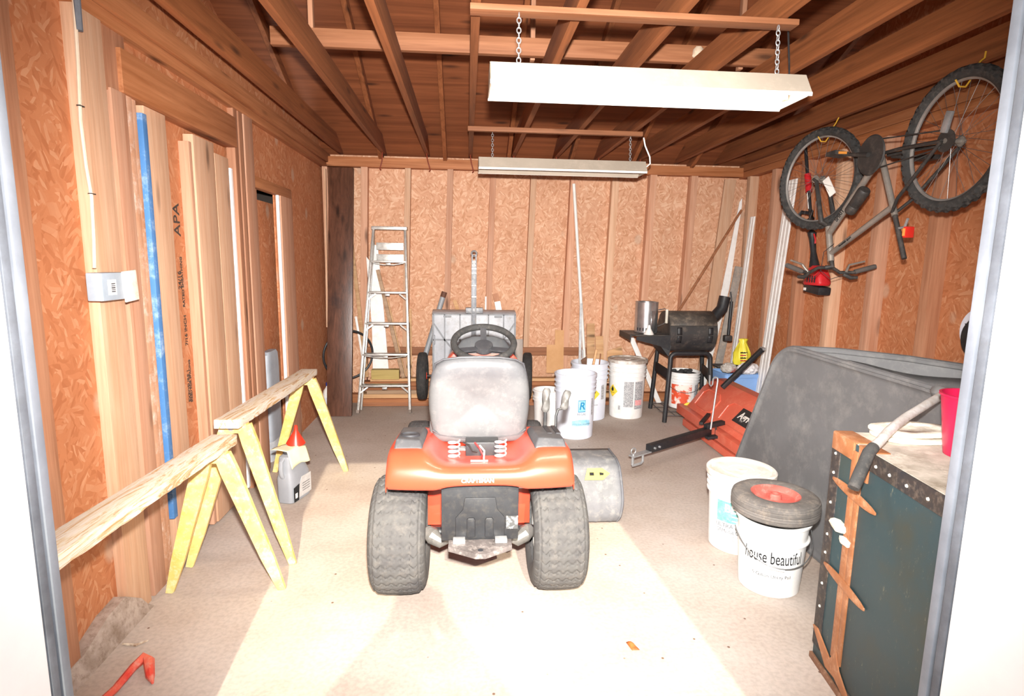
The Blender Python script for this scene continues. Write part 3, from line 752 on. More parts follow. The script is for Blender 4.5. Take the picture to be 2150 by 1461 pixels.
def sawhorse(label, y0, y1, yl0, yl1, xc, ztop0, ztop1):
    t = thing('sawhorse', label, 'sawhorse', (xc, (y0 + y1) / 2, 0), group=None)
    q = MB(); q.bar((xc, y0, ztop0 - .022), (xc, y1, ztop1 - .022), .105, .042)
    bmesh.ops.subdivide_edges(q.bm, edges=[e for e in q.bm.edges if e.calc_length() > .5], cuts=40)
    rnd = random.Random(int(y0 * 100))
    for v in q.bm.verts:
        if v.co.z < ztop0 + (ztop1 - ztop0) * (v.co.y - y0) / (y1 - y0) - .03: v.co.z += .008 * (rnd.random() - .4) * .5; v.co.x += .003 * (rnd.random() - .5)
    obj('beam', q, PW, t, bevel=.003)
    for k, (yf, dy) in enumerate(((yl0, -1), (yl1, 1))):
        zt = ztop0 + (ztop1 - ztop0) * (yf - y0) / (y1 - y0) - .045
        ya = yf - dy * .035
        q = MB(); q.span(xc - .05, xc + .05, ya - .022, ya + .022, zt - .045, zt + .002); br = obj('leg_bracket', q, YLEG, t, bevel=.006)
        q = MB(); q.cyl((xc - .018, ya - .026, zt - .022), (xc - .018, ya - .018, zt - .022), .011, 14); obj('rivet', q, STEEL, br)
        for s in (-1, 1):
            q = MB(); p0 = V((xc + s * .036, ya, zt - .01)); p1 = V((xc + s * .236, yf, .0)); d, sd, u = frame(p1 - p0, (0, 1, 0))
            rings = []
            for f, wv in ((0, .030), (.12, .034), (.75, .026), (1, .016)):
                p = p0.lerp(p1, f); hv = .040 * (1 - .35 * f)
                rings.append([p + sd * a * wv + u * b * hv / 2 for a, b in ((-1, -1), (.75, -1), (1, -.6), (1, .6), (.75, 1), (-1, 1), (-.8, .55), (.4, .45), (.4, -.45), (-.8, -.55))])
            for v in rings[-1]: v.z = max(v.z, 0.002)
            q.ringloft(rings); obj('leg', q, YLEG, t, ang=25)
    return t
sawhorse('paint-splattered wooden sawhorse on yellow legs reaching out to the doorway jamb', 1.09, 2.47, 1.12, 2.395, -1.045, .735, .688)
sawhorse('paint-streaked wooden sawhorse on yellow legs, farther in, beside the grey jug', 2.53, 3.88, 2.606, 3.82, -1.06, .735, .705)

# ------------------------------------------------------------------ oil jug, paper, funnel
t = thing('oil_jug', 'grey plastic motor oil jug standing on the floor beside the yellow sawhorse leg', 'jug', (-1.045, 3.39, 0), (0, 0, R(-18)))
GJ = pm('grey_jug_plastic', hexc('9a9ca0'), hexc('8b8d91'), sc=4, rough=.35)
def L(p): return W(t) @ V(p)
q = MB(); rr = []
for z, hx, hy, oy in ((0, .05, .095, 0), (.006, .058, .103, 0), (.155, .058, .103, 0), (.175, .05, .098, 0), (.21, .046, .085, -.01), (.27, .042, .062, -.03), (.285, .036, .05, -.04), (.295, .022, .026, -.045)):
    ring = []
    for k in range(28):
        a = 2 * PI * k / 28; e = .45
        ring.append(L((hx * math.copysign(abs(math.cos(a)) ** e, math.cos(a)), oy + hy * math.copysign(abs(math.sin(a)) ** e, math.sin(a)), z)))
    rr.append(ring)
q.ringloft(rr); jb = obj('jug_body', q, GJ, t)
q = MB(); q.lathe([(0, 0), (.026, 0), (.027, .022), (.02, .026), (0, .026)], W(t) @ M.Translation((0, -.045, .293)), 24); obj('cap', q, DKPL, t)
q = MB(); q.tube([L(p) for p in ((0, -.088, .275), (0, -.112, .262), (0, -.118, .22), (0, -.112, .18), (0, -.10, .165))], .013, 10); obj('handle', q, GJ, t)
q = MB(); q.prism([(-.085, 0), (-.03, 0), (.085, 0), (.085, .12), (-.01, .12), (-.03, .08), (-.085, .07)], .002, W(t) @ basis((.0585, .003, .022), (0, 1, 0), (0, 0, 1))); lb = obj('jug_label', q, pm('silver_label', hexc('c9c6c2'), hexc('b6b3af'), sc=40, rough=.4), jb)
q = MB(); q.prism([(-.09, -.012), (-.045, -.012), (-.035, .085), (-.09, .075)], .0028, W(t) @ basis((.0585, .003, .022), (0, 1, 0), (0, 0, 1))); obj('label_panel', q, INK, lb)
for z in (.03, .045, .06, .075): 
    q = MB(); q.box(L((.061, .035, .022 + z)), (.001, .075, .003), (0, 0, R(-18))); obj('label_line', q, DKPL, lb)
q = MB(); q.box(L((.0615, -.066, .045)), (.001, .022, .03), (0, 0, R(-18))); obj('label_window', q, TEXTW, lb)
# paper draped over the jug top
def paper(u, v):
    x = -.075 + .17 * v; y = -.10 + .19 * u
    z = .326 + .003 * math.sin(9 * u + 4 * v)
    d = max(0, x - .035); z -= min(d * 1.6, .11) ; x = x - d * .55
    z -= .02 * max(0, -(y + .07)) * 20 * max(0, v - .3)
    if y > .0: z -= (y) * .22
    return L((x + .0, y, z))
q = MB(); q.grid(paper, 14, 14)
pc = solo('paper_towel', 'cream paper sheet draped over the top of the grey oil jug', 'paper', q, pm('cream_paper', hexc('efe9c6'), hexc('e4ddb4'), sc=5, rough=.8), solid=.0015, ang=80)
q = MB(); fm = M.Translation(L((-.005, .045, .329))) @ Euler((R(6), R(4), 0)).to_matrix().to_4x4()
q.lathe([(.0, .004), (.052, .004), (.054, 0), (.056, .003), (.012, .082), (.009, .115), (.006, .115), (0, .112)], fm, 32)
solo('funnel', 'red plastic funnel turned upside down on top of the grey oil jug', 'funnel', q, pm('red_plastic', hexc('e23a26'), hexc('d43322'), rough=.35))

# ------------------------------------------------------------------ floor bits
q = MB(); q.tube([(-1.285, 2.05, .005), (-1.23, 2.04, .006), (-1.20, 2.065, .006)], [.004, .006, .003], 6); solo('twig', 'pale dry twig lying on the floor near the wall', 'twig', q, pm('dry_twig', hexc('d8ccb8'), hexc('8a6a50'), sc=30, rough=.8))
q = MB(); q.grid(lambda u, v: V((.625 + .03 * u - .01 * v, 1.905 + .045 * v * (1 - .5 * u), .004 + .012 * math.sin(3 * u) * v)), 4, 5); solo('dry_leaf', 'small orange-brown dry leaf lying in the sunlit floor', 'leaf', q, pm('dry_leaf', hexc('b8622a'), hexc('8d4318'), sc=40, rough=.7), solid=.001)
q = MB(); q.tube([(-1.20, 1.62, .018), (-1.165, 1.80, .018), (-1.162, 1.90, .020), (-1.145, 1.935, .03), (-1.12, 1.92, .026), (-1.085, 1.86, .014), (-1.063, 1.832, .008)], [.013, .013, .014, .018, .018, .014, .004], 8, flat=1.0)
solo('pry_bar', 'red pry bar with a bent claw lying on the floor by the doorway', 'pry bar', q, pm('red_tool_paint', hexc('c8342c'), hexc('d9664f'), sc=9, rough=.5, dust=hexc('c99a88')))
for i, (x, y) in enumerate(((1.04, 1.95), (.62, 3.0), (.98, 3.05), (-.55, 2.9), (-.2, 3.6), (.9, 2.6))): pass

# ------------------------------------------------------------------ dark plank, ladder
q = MB(); q.ringloft([[V((-1.282, y, z)), V((-1.057, y - .005, z)), V((-1.057, y + .045, z)), V((-1.282, y + .05, z))] for y, z in ((5.20, 0.004), (5.60, 2.28))])
solo('plank', 'tall dark-stained wooden plank leaning upright in the corner beside the step ladder', 'plank', q, wood('dark_stain', hexc('644030'), hexc('41281c'), 'Z', rough=.36, stain=hexc('2c1f1f')), bevel=.003)

la = thing('step_ladder', 'aluminium step ladder folded and leaning against the back wall', 'ladder', (-.77, 5.45, 0))
def lp_(s, f, dy=0): # point on front rail: s=-1/1, f=0..1
    xb = (-1.018, -.533); xt = (-.885, -.587)
    i = 0 if s < 0 else 1
    return V((xb[i] + (xt[i] - xb[i]) * f, 5.315 + .305 * f + dy, 1.72 * f))
for s in (-1, 1):
    q = MB(); a, b = lp_(s, 0), lp_(s, 1); a.z = .004; q.bar(a, b, .022, .062, (1, 0, 0) if False else (0, 1, .18)); r_ = obj('front_rail', q, ALU, la, bevel=.003)
    q = MB(); q.bar(a, V(a) + V((0, .006, .03)), .026, .066, (0, 1, .18)); obj('foot', q, pm('rail_foot', hexc('8d7d72'), hexc('6f6258'), rough=.7), r_)
    a, b = lp_(s, .004, .10), lp_(s, .97, .055); a.x -= s * .01
    q = MB(); q.bar(a, b, .018, .040, (0, 1, .18)); obj('rear_rail', q, ALU, la, bevel=.003)
for i in range(1, 6):
    f = (.29 * i - .03) / 1.72; a, b = lp_(-1, f), lp_(1, f)
    q = MB(); q.bar(a, b, .085, .018, (0, 0, 1)); c = (a + b) / 2
    sp = obj('step', q, ALU, la, bevel=.003)
    q = MB(); q.box(c + V((0, -.03, -.022)), (.045, .02, .02)); obj('step_bracket', q, ALU, sp, bevel=.003)
    if i in (1, 3, 4):
        for s in (-1, 1):
            p = lp_(s, f - .04); e = lp_(s, f); e.x -= s * .07; e.z -= .012
            q = MB(); q.bar(p + V((0, -.02, 0)), e + V((0, -.02, 0)), .014, .004, (0, 1, 0)); obj('step_brace', q, ALU, sp)
    else:
        q = MB(); q.tube([a + V((.02, -.03, -.012)), c + V((-.05, -.03, -.03)), c + V((.05, -.03, -.03)), b + V((-.02, -.03, -.012))], .005, 6); obj('step_brace', q, ALU, sp)
q = MB(); q.box((-.735, 5.635, 1.735), (.335, .11, .032)); obj('top_cap', q, ALU, la, bevel=.006)
for z0, z1 in ((1.60, 1.53), (1.49, 1.42)):
    q = MB(); q.box((-.74, 5.66, (z0 + z1) / 2), (.26, .006, z0 - z1)); obj('rear_brace', q, ALU, la, bevel=.002)

# ------------------------------------------------------------------ lumber pile along the back wall (behind the ladder and cart)
LUM = [W_PLATE, W_BEAM, wood('grey_lumber', hexc('b29478'), hexc('8d7056'), 'X'), wood('pale_lumber', hexc('d4ab80'), hexc('b98a5c'), 'X')]
z = .004; k = 0
rows = [(-1.03, 1.62, .038, .14), (-1.02, 1.40, .038, .14), (-1.04, 1.66, .040, .13), (-.98, 1.30, .038, .12), (-1.03, 1.55, .036, .12), (-1.02, 1.20, .040, .10), (-.95, 1.58, .030, .09)]
nm = ['lowest', 'second', 'third', 'fourth', 'fifth', 'sixth', 'topmost']
for i, (x0, x1, h, d) in enumerate(rows):
    q = MB(); q.span(x0, x1, 5.70 - d - .01 * (i % 2), 5.70, z, z + h); z += h + .0015
    solo('board', f'{nm[i]} board of the lumber stack lying along the back wall', 'board', q, LUM[(i * 3 + 1) % 4], group='boards stacked along the back wall', bevel=.003)
q = MB(); q.span(-.93, -.66, 5.555, 5.645, z + .001, z + .095)
solo('timber_block', 'short greenish treated timber block on the lumber stack behind the ladder', 'block', q, wood('treated_timber', hexc('b7a062'), hexc('98834a'), 'X'), bevel=.004)
ZL = z
def lean(name, label, cat, p0, p1, w_, th, mat, group=None, up=(0, 1, 0), bevel=.002):
    q = MB(); q.bar(p0, p1, w_, th, up)
    return solo(name, label, cat, q, mat, group=group, bevel=bevel)
WB = pm('white_board', hexc('eeecea'), hexc('e2dfdb'), sc=3, rough=.5, dust=hexc('cfc8c0'))
zt = ZL + .012
q = MB(); q.prism([(-.035, 0), (.045, 0), (-.01, .62), (-.06, 1.12), (-.105, 1.18)], .012, basis((-.87, 5.69, zt + .0), (1, 0, 0), (0, .018, 1))); solo('white_board', 'narrow white board with an angled top leaning on the back wall behind the ladder', 'board', q, WB)
q = MB(); q.prism([(-.07, 0), (.09, 0), (.05, .62), (.0, 1.28), (-.04, 1.30), (-.07, 1.22)], .012, basis((-.86, 5.672, zt + .0), (1, 0, 0), (0, .02, 1))); solo('white_board', 'wide white board leaning behind the ladder rungs', 'board', q, WB)
lean('wood_stick', 'long dark wooden stick leaning diagonally behind the ladder', 'stick', (-.62, 5.585, zt), (-.86, 5.65, 1.34), .035, .02, LUM[2])
lean('wood_stick', 'pale wooden lath leaning behind the ladder, thinner than the dark stick', 'stick', (-.625, 5.665, zt), (-.79, 5.70, 1.05), .045, .012, LUM[3])
lean('wood_stick', 'short pale stick leaning high beside the dark plank', 'stick', (-.98, 5.62, zt), (-1.12, 5.695, 1.70), .035, .015, LUM[3])
lean('wood_scrap', 'pale wood offcut standing between ladder and cart', 'board', (-.575, 5.68, zt), (-.57, 5.70, .96), .055, .012, LUM[3])
lean('black_pipe', 'thin black pipe standing behind the ladder rail', 'pipe', (-.565, 5.60, zt), (-.575, 5.66, .83), .03, .03, 'black_rubber', bevel=.01)
q = MB(); q.torus((-1.13, 5.50, .53), .235, .011, (-.5, 1, .1), 56, 8); 
solo('metal_hoop', 'bare dark metal hoop leaning on the wall behind the dark plank', 'hoop', q, BLACK)
lean('white_lath', 'thin white lath leaning on the wall just beside the dark plank', 'lath', (-1.0, 5.66, zt), (-1.09, 5.70, .88), .022, .008, WB)
# things leaning behind the cart
q = MB(); q.cyl((-.47, 5.60, .30), (-.235, 5.69, 1.08), .026, 16); q2 = thing('grey_pipe', 'grey plastic pipe with a brown collar leaning behind the dump cart', 'pipe', (-.47, 5.6, .3))
obj('pipe_body', q, pm('grey_pvc', hexc('9ea2a6'), hexc('8c9094'), rough=.45), q2)
q = MB(); q.cyl((-.236, 5.6895, 1.078), (-.219, 5.696, 1.13), .0275, 16); obj('pipe_collar', q, pm('rust_collar', hexc('6e4836'), hexc('543426'), rough=.7), q2)
lean('wood_stick', 'short yellowish stick leaning behind the dump cart', 'stick', (-.02, 5.60, .75), (-.12, 5.69, 1.05), .038, .02, LUM[3])
lean('white_lath', 'thin white rod standing behind the dump cart', 'rod', (.185, 5.64, .35), (.19, 5.69, 1.09), .016, .016, WB)
q = thing('white_board', 'white board with a ragged bare wood top leaning behind the dump cart', 'board', (.36, 5.6, .5))
b = MB(); b.bar((.39, 5.60, .60), (.305, 5.69, 1.04), .058, .02, (0, 1, 0)); obj('painted_board', b, WB, q)
b = MB(); b.bar((.305, 5.69, 1.04), (.285, 5.70, 1.12), .056, .018, (0, 1, 0)); obj('bare_end', b, W_STUDW, q)
lean('grey_board', 'small grey board leaning to the side of the dump cart', 'board', (.53, 5.66, zt - .03), (.53, 5.70, .66), .08, .012, pm('grey_board', hexc('a89a90'), hexc('94867c'), sc=8))
q = MB(); q.tube([(1.205, 5.62, .285), (1.198, 5.63, .458), (1.045, 5.70, 2.20)], .016, 12); solo('white_pole', 'long thin white plastic pole leaning against the back wall', 'pole', q, WHITE_PL)
CARD = pm('cardboard', hexc('cf9f72'), hexc('c0905f'), sc=5, rough=.8)
q = MB(); q.prism([(.0, 0), (.175, 0), (.175, .44), (.085, .44), (.085, .29), (.0, .29)], .006, basis((.812, 5.66, .318), (1, 0, 0), (0, .07, 1))); solo('cardboard_sheet', 'stepped sheet of brown cardboard leaning on the back wall', 'cardboard', q, CARD)
lean('board_offcut', 'taller wood offcut leaning behind the white pail of tools', 'board', (1.268, 5.64, .285), (1.262, 5.70, .825), .082, .018, LUM[3])
lean('board_offcut', 'shorter wood offcut leaning behind the white pail of tools', 'board', (1.362, 5.62, .285), (1.35, 5.675, .70), .08, .016, LUM[3])
q = MB(); q.prism([(0, 0), (.19, 0), (.15, .31), (.0, .26)], .01, basis((1.44, 5.66, .285), (1, .0, 0), (0, .1, 1))); solo('board_offcut', 'slanted plywood scrap leaning behind the lidded white pail', 'board', q, LUM[3])
# ------------------------------------------------------------------ buckets
PAILW = pm('pail_white', hexc('edecea'), hexc('e3e1de'), sc=4, rough=.38, dust=hexc('d6d0c8'))
PAILB = pm('pail_bluish_white', hexc('e4e9f2'), hexc('d8deea'), sc=4, rough=.38)
WIRE = pm('bail_wire', hexc('8b8b8b'), hexc('6e6e6e'), rough=.4, metal=.7)
DIRT = pm('pail_dirt', hexc('a08a7a'), hexc('7e695a'), sc=20, rough=.9, dust=hexc('c2b5a8'))
def pail(label, x, y, h, rt, rb, mat=PAILW, ribs=3, lid=None, group=None, z=0, bail=None):
    """tapered plastic pail: ribbed collar, open top or lid"""
    t = thing('pail', label, 'bucket', (x, y, z), group=group)
    q = MB(); m = M.Translation((x, y, z))
    rr = lambda f: rb + (rt - rb) * f
    pr = [(0, .004), (rb - .008, .004), (rb - .006, 0), (rb, .006), (rr(.70), h * .70)]
    zz = .70 if ribs else .93
    for i in range(ribs):
        f = .72 + .075 * i
        pr += [(rr(f), h * f), (rr(f) + .010, h * f + .003), (rr(f) + .010, h * f + .009), (rr(f), h * f + .012)]
    pr += [(rr(.96), h * .955), (rr(.96) + .009, h * .96), (rr(1) + .010, h - .004), (rr(1) + .006, h), (rr(1) - .002, h)]
    if lid is None: pr += [(rr(1) - .005, h - .006), (rb - .006, .010), (0, .010)]
    else: pr += [(rr(1) - .010, h - .012), (0, h - .012)]
    q.lathe(pr, m, 56); body = obj('pail_body', q, mat, t, ang=40)
    if lid:
        q = MB(); q.lathe([(rt + .004, h - .022), (rt + .014, h - .020), (rt + .015, h + .004), (rt + .009, h + .010), (rt - .006, h + .009), (rt - .012, h - .002), (rt * .62, h - .001), (rt * .6, h + .002), (rt * .4, h + .002), (rt * .38, h), (.03, h), (.028, h + .004), (0, h + .004)], m, 56)
        obj('lid', q, lid, t, ang=30)
    if bail:
        a0, zb_, dz = bail
        q = MB(); pts = []
        for i in range(25):
            a = -PI / 2 + PI * i / 24
            pts.append(V((x + (rt + .016) * math.sin(a + a0), y - (rt + .016) * math.cos(a + a0), z + zb_ - dz * math.cos(a))))
        q.tube(pts, .0028, 6); bl = obj('bail_handle', q, WIRE, t)
    return t, body
def wrapm(x, y, z, ang):
    """matrix for lettering on a pail side: ang from -y towards +x; local z outward"""
    o = V((math.sin(ang), -math.cos(ang), 0)); r_ = V((math.cos(ang), math.sin(ang), 0))
    return M((r_, V((0, 0, 1)), o)).transposed().to_4x4(), V((x, y, z))
def wtext(t, s, size, mat, x, y, z, ang, rad, **k):
    m, c = wrapm(x, y, z, ang); m.translation = c
    return text(s, size, mat, t, m, wrap=rad, **k)
def wpatch(t, name, mat, x, y, z0, z1, a0, a1, rad0, rad1=None, n=14, poly=None):
    q = MB(); rad1 = rad1 or rad0
    def fn(u, v):
        a = a0 + (a1 - a0) * u
        if poly: a, v = poly(u, v, a0, a1)
        r_ = rad0 + (rad1 - rad0) * v
        return V((x + r_ * math.sin(a), y - r_ * math.cos(a), z0 + (z1 - z0) * v))
    q.grid(fn, n, 6); return obj(name, q, mat, t)
BLUEINK = pm('blue_ink', hexc('1d86b4'), hexc('1878a4'), rough=.6)
PALEBLUE = pm('pale_blue_ink', hexc('7cc0da'), hexc('b5dcea'), sc=30, rough=.5)
GREYINK = pm('grey_ink', hexc('3f3f44'), hexc('505056'), rough=.8)
LABELG = pm('printed_label', hexc('b9b9ba'), hexc('8f8f92'), sc=90, lo=.45, hi=.55, rough=.5)
PINK = pm('pink_print', hexc('dc8c8c'), hexc('e6b5b5'), sc=90, lo=.45, hi=.55, rough=.5)
NAVY = pm('dark_text_ink', hexc('3d4660'), rough=.6)

pail('plain small white pail standing behind the mower levers, without printing', .715, 4.875, .33, .124, .112, PAILW, 2)
x, y = .908, 4.60
t, b = pail('white pail with a blue boxed letter R, in front of the other pails', x, y, .535, .168, .155, PAILB, 3)
A = .18
rad = .1625
q = wpatch(b, 'logo_box', BLUEINK, x, y, .235, .335, A - .20, A + .20, rad + .0006)
q = wpatch(b, 'logo_field', PALEBLUE, x, y, .241, .329, A - .178, A + .178, rad + .0014)
wtext(b, 'R', .085, BLUEINK, x, y, .285, A, rad + .0022, bold=.002, shear=.15)
wtext(b, 'REGAL', .026, GREYINK, x, y, .217, A, rad + .001)
wpatch(b, 'wave_band', PALEBLUE, x, y, .118, .172, A - .50, A + .50, rad - .0005, poly=lambda u, v, a0, a1: (a0 + (a1 - a0) * u + .0, min(1, v * (.55 + .45 * math.sin(u * 3.0)) ** .5)))
wtext(b, 'POOL CHLORINATING', .016, NAVY, x, y, .132, A + .05, rad + .001, name='small_print')
wpatch(b, 'side_print', LABELG, x, y, .20, .34, A + .60, A + .75, rad + .001)
def hazard(b, x, y, z, ang, rad, s=.075):
    da = s / rad
    def dia(u, v, a0, a1): 
        k = 1 - abs(2 * v - 1); return (a0 + a1) / 2 + (u - .5) * (a1 - a0) * k, v
    wpatch(b, 'hazard_diamond', YEL, x, y, z - s, z + s, ang - da, ang + da, rad, poly=dia, n=10)
    q = MB()
    m, c = wrapm(x, y, z, ang); m.translation = c + m.to_3x3() @ V((0, .012, rad + .001))
    q.prism([(-.013, -.012), (-.016, .004), (-.008, .016), (-.002, .034), (.006, .018), (.010, .022), (.015, .004), (.013, -.012), (.006, -.016), (-.006, -.016)], .001, m)
    obj('flame_symbol', q, INK, b)
    wtext(b, 'OXIDIZER', .012, INK, x, y, z - .018, ang, rad + .0012)
    wtext(b, '5.1', .013, INK, x, y, z - .05, ang, rad + .0012)
x, y = 1.145, 5.145
t, b = pail('white pail with a yellow diamond label, holding tools', x, y, .53, .168, .155, PAILB, 3)
hazard(b, x, y, .255, -.02, .1625)
wpatch(b, 'side_print', LABELG, x, y, .20, .36, .55, .78, .163)
wpatch(b, 'print_line', LABELG, x, y, .150, .156, -.35, .35, .1605)
x, y = 1.518, 5.19
t, b = pail('lidded white pail with printed instruction panels, beside the smoker grill', x, y, .545, .172, .155, PAILW, 3, lid=pm('dusty_lid', hexc('e0dbd4'), hexc('9d9084'), sc=6, lo=.45, hi=.6, rough=.6))
wpatch(b, 'instruction_panel', LABELG, x, y, .12, .36, -.42, .12, .165, .1665)
wpatch(b, 'instruction_panel', LABELG, x, y, .10, .36, .20, .78, .165, .1665)
wpatch(b, 'red_print', PINK, x, y, .135, .185, .24, .72, .1665)
wpatch(b, 'bar_code', LABELG, x, y, .09, .13, -.72, -.60, .164)
hazard(b, x, y, .26, -1.15, .1655, .06)
# tools in the yellow-diamond pail
x, y = 1.145, 5.145
lean('wooden_stake', 'pale wooden stake sticking up out of the pail with the yellow diamond', 'stake', (1.10, 5.10, .10), (1.19, 5.09, .655), .022, .022, LUM[3], bevel=.006)
t = thing('trowel', 'rusty brown trowel blade poking out of the pail with the yellow diamond', 'trowel', (1.09, 5.12, .06))
b = MB(); b.prism([(-.02, 0), (.02, 0), (.045, .13), (-.02, .11)], .004, basis((1.09, 5.11, .46), (1, .2, .25), (-.25, -.3, 1))); obj('blade', b, pm('rust_steel', hexc('7a5a46'), hexc('5b4334'), sc=15, rough=.7), t)
b = MB(); b.cyl((1.10, 5.13, .06), (1.09, 5.115, .47), .012, 10); obj('handle', b, LUM[1], t)
q = MB(); q.bar((1.06, 5.165, .02), (1.075, 5.30, 1.06), .024, .010, (0, 1, 0)); solo('metal_bar', 'tall grey metal bar standing up in the pail with the yellow diamond', 'bar', q, STEEL)
q = MB(); q.cyl((1.10, 5.17, .02), (1.10, 5.28, .62), .007, 8); solo('metal_rod', 'short thin metal rod standing in the pail with the yellow diamond', 'rod', q, STEEL)
q = MB(); q.cyl((1.20, 5.16, .02), (1.25, 5.17, .60), .006, 8); solo('thin_stick', 'thin brown stick poking out of the pail with the yellow diamond', 'stick', q, LUM[1])

# pail with worn orange print under the smoker (stands on the smoker's wire rack)
x, y, zz = 2.10, 5.27, .063
t, b = pail('white pail with worn orange print, full of charcoal, under the smoker grill', x, y, .355, .148, .128, PAILW, 3, bail=(-.2, .27, .10), z=zz)
ORG = pm('worn_orange_print', hexc('d9512f'), hexc('ecdcd2'), sc=9, lo=.50, hi=.58, rough=.5)
wpatch(b, 'orange_print', ORG, x, y, zz + .045, zz + .24, -1.2, .25, .1325, .1425)
wpatch(b, 'printed_panel', LABELG, x, y, zz + .08, zz + .24, .5, .95, .135, .1425)
COAL = pm('charcoal', (.02, .02, .022), (.045, .045, .045), sc=20, rough=.9)
for i, (dx, dy, r_) in enumerate(((-.05, -.03, .03), (.03, -.05, .028), (.07, .02, .026), (0, .05, .03), (-.08, .04, .024), (.02, 0, .028))):
    q = MB(); q.blob((x + dx, y + dy, zz + .345 + (i % 3) * .006), (r_, r_ * .8, r_ * .62), 2, .12, i)
    solo('charcoal_briquette', 'black charcoal briquette heaped in the pail under the smoker', 'charcoal', q, COAL, group='briquettes in the pail under the smoker')
q = MB(); q.cyl((x, y, zz + .29), (x, y, zz + .33), .134, 32); solo('charcoal_bed', 'black charcoal filling the pail under the smoker', 'charcoal', q, COAL)

# paint pail and utility pail near the doorway
x, y = 1.41, 2.695
t, b = pail('white paint pail with a teal label and closed lid, behind the loose wheel', x, y, .405, .156, .138, PAILW, 3, lid=pm('paint_lid', hexc('e6e0d8'), hexc('cdbba8'), sc=5, lo=.5, hi=.65, rough=.5))
A = -.35; TEAL = pm('teal_label', hexc('5f9b95'), hexc('78ada7'), sc=12, rough=.5, dust=hexc('b4cfca'))
wpatch(b, 'teal_label', TEAL, x, y, .165, .275, A - .85, A + .85, .1455, .1515)
wtext(b, 'BEHR', .056, TEXTW, x, y, .240, A - .12, .1515, bold=.0015)
for i, z in enumerate((.200, .178)): wpatch(b, 'label_stripe', WHITE_PL, x, y, z, z + .005, A - .3, A + .85, .1490)
wtext(b, 'ULTRA PURE WHITE', .030, GREYINK, x, y, .147, A + .06, .1465)
wtext(b, 'SEMI-GLOSS ENAMEL', .026, GREYINK, x, y, .118, A + .02, .1455)
wtext(b, 'INTERIOR FINISH', .013, INK, x, y, .094, A - .1, .1445)
wtext(b, 'ONE COAT', .011, INK, x, y, .075, A - .1, .1437)
x, y = 1.385, 2.325
t, b = pail('white utility pail with large black lettering under the loose wheel', x, y, .335, .150, .130, PAILW, 1, bail=(-.15, .275, .115))
A = -.42
wtext(b, 'house beautiful', .078, INK, x, y, .190, A, .1450, sx=.54, bold=.0004)
wtext(b, '5 Gallon Utility Pail', .021, INK, x, y, .105, A - .02, .1385)
q = MB(); m, c = wrapm(x, y, .158, A + .05); m.translation = c + m.to_3x3() @ V((0, 0, .158)); q.cyl(m @ V((-.035, .0, 0)), m @ V((.035, -.004, 0)), .008, 10); obj('bail_grip', q, WHITE_PL, t)
# wheel on top
wh = thing('loose_wheel', 'loose wheel with a red hub and ribbed black tyre lying on the utility pail', 'wheel', (1.385, 2.325, .346))
tq = wheel_tyre(0, 0, 0, .186, .094, 'rib', 120, inner=.56)
mtx = M.Translation((1.385, 2.325, .346 + .048)) @ Euler((0, R(90), 0)).to_matrix().to_4x4()
tq.bm.transform(mtx); ty = obj('tyre', tq, pm('loose_tyre', hexc('706a65'), hexc('5a5551'), sc=8, rough=.9, dust=hexc('9a8c7e')), wh, ang=50)
q = MB(); q.lathe([(0, .026), (.016, .026), (.016, .040), (.024, .040), (.026, .016), (.055, .012), (.082, .018), (.098, .036), (.107, .041), (.11, .036), (.108, -.03), (.0, -.03)], M.Translation((1.385, 2.325, .346 + .048)), 48)
hb = obj('hub', q, pm('faded_red_hub', hexc('c9685c'), hexc('bb4d42'), sc=7, rough=.6, dust=hexc('d2a196')), wh)
for a in (150, 175, 200):
    q = MB(); q.cyl((1.385 + .05 * math.cos(R(a)), 2.325 + .05 * math.sin(R(a)), .398), (1.385 + .05 * math.cos(R(a)), 2.325 + .05 * math.sin(R(a)), .402), .006, 10); obj('rivet', q, HUB, hb)
# ------------------------------------------------------------------ steamer trunk by the doorway
GREEN = pm('worn_green_board', hexc('2c4348'), hexc('333c38'), sc=3.5, rough=.55, dust=hexc('4a4a40'))
def scuffed(name):
    m, nt, b = _nodes(name); v = coords(nt)
    n = N(nt, 'ShaderNodeTexNoise', i_Scale=3.0, i_Detail=6.0, i_Roughness=.6); nt.links.new(v, n.inputs['Vector'])
    r = ramp(nt, [(.3, hexc('254047')), (.5, hexc('2f4246')), (.7, hexc('3c3f36'))]); nt.links.new(n.outputs[0], r.inputs[0])
    v2 = coords(nt, (30, 60, 18), (.3, .5, .2)); n2 = N(nt, 'ShaderNodeTexNoise', i_Scale=1.0, i_Detail=9.0, i_Roughness=.85); nt.links.new(v2, n2.inputs['Vector'])
    r2 = ramp(nt, [(.60, (0, 0, 0)), (.68, (.75, .75, .75))]); nt.links.new(n2.outputs[0], r2.inputs[0])
    out = mixc(nt, r2.outputs[0], r.outputs[0], hexc('9c9478'))
    nt.links.new(out, b.inputs['Base Color']); b.inputs['Roughness'].default_value = .5; MATS[name] = m; return m
GREEN = scuffed('scuffed_green')
TAN = pm('tan_metal_trim', hexc('a86f4a'), hexc('8a5634'), sc=8, rough=.5, dust=hexc('c09878'))
LEATH = pm('dark_edge_leather', hexc('2a2a2e'), hexc('3a322c'), sc=14, rough=.6, dust=hexc('76695c'))
DUSTY = pm('dusty_trunk_top', hexc('cfc6ba'), hexc('8f8474'), sc=5, rough=.85, dust=hexc('e6ddd0'))
tk = thing('steamer_trunk', 'dark green steamer trunk with tan metal strips standing just inside the doorway', 'trunk', (1.295, 1.84, 0), (0, 0, R(-7.5)))
TW = W(tk)
def T(u, w, z): return TW @ V((w, -u, z))      # u towards the doorway, w into the room's side, z up
TR_L, TR_D, TR_H = .72, .40, .868
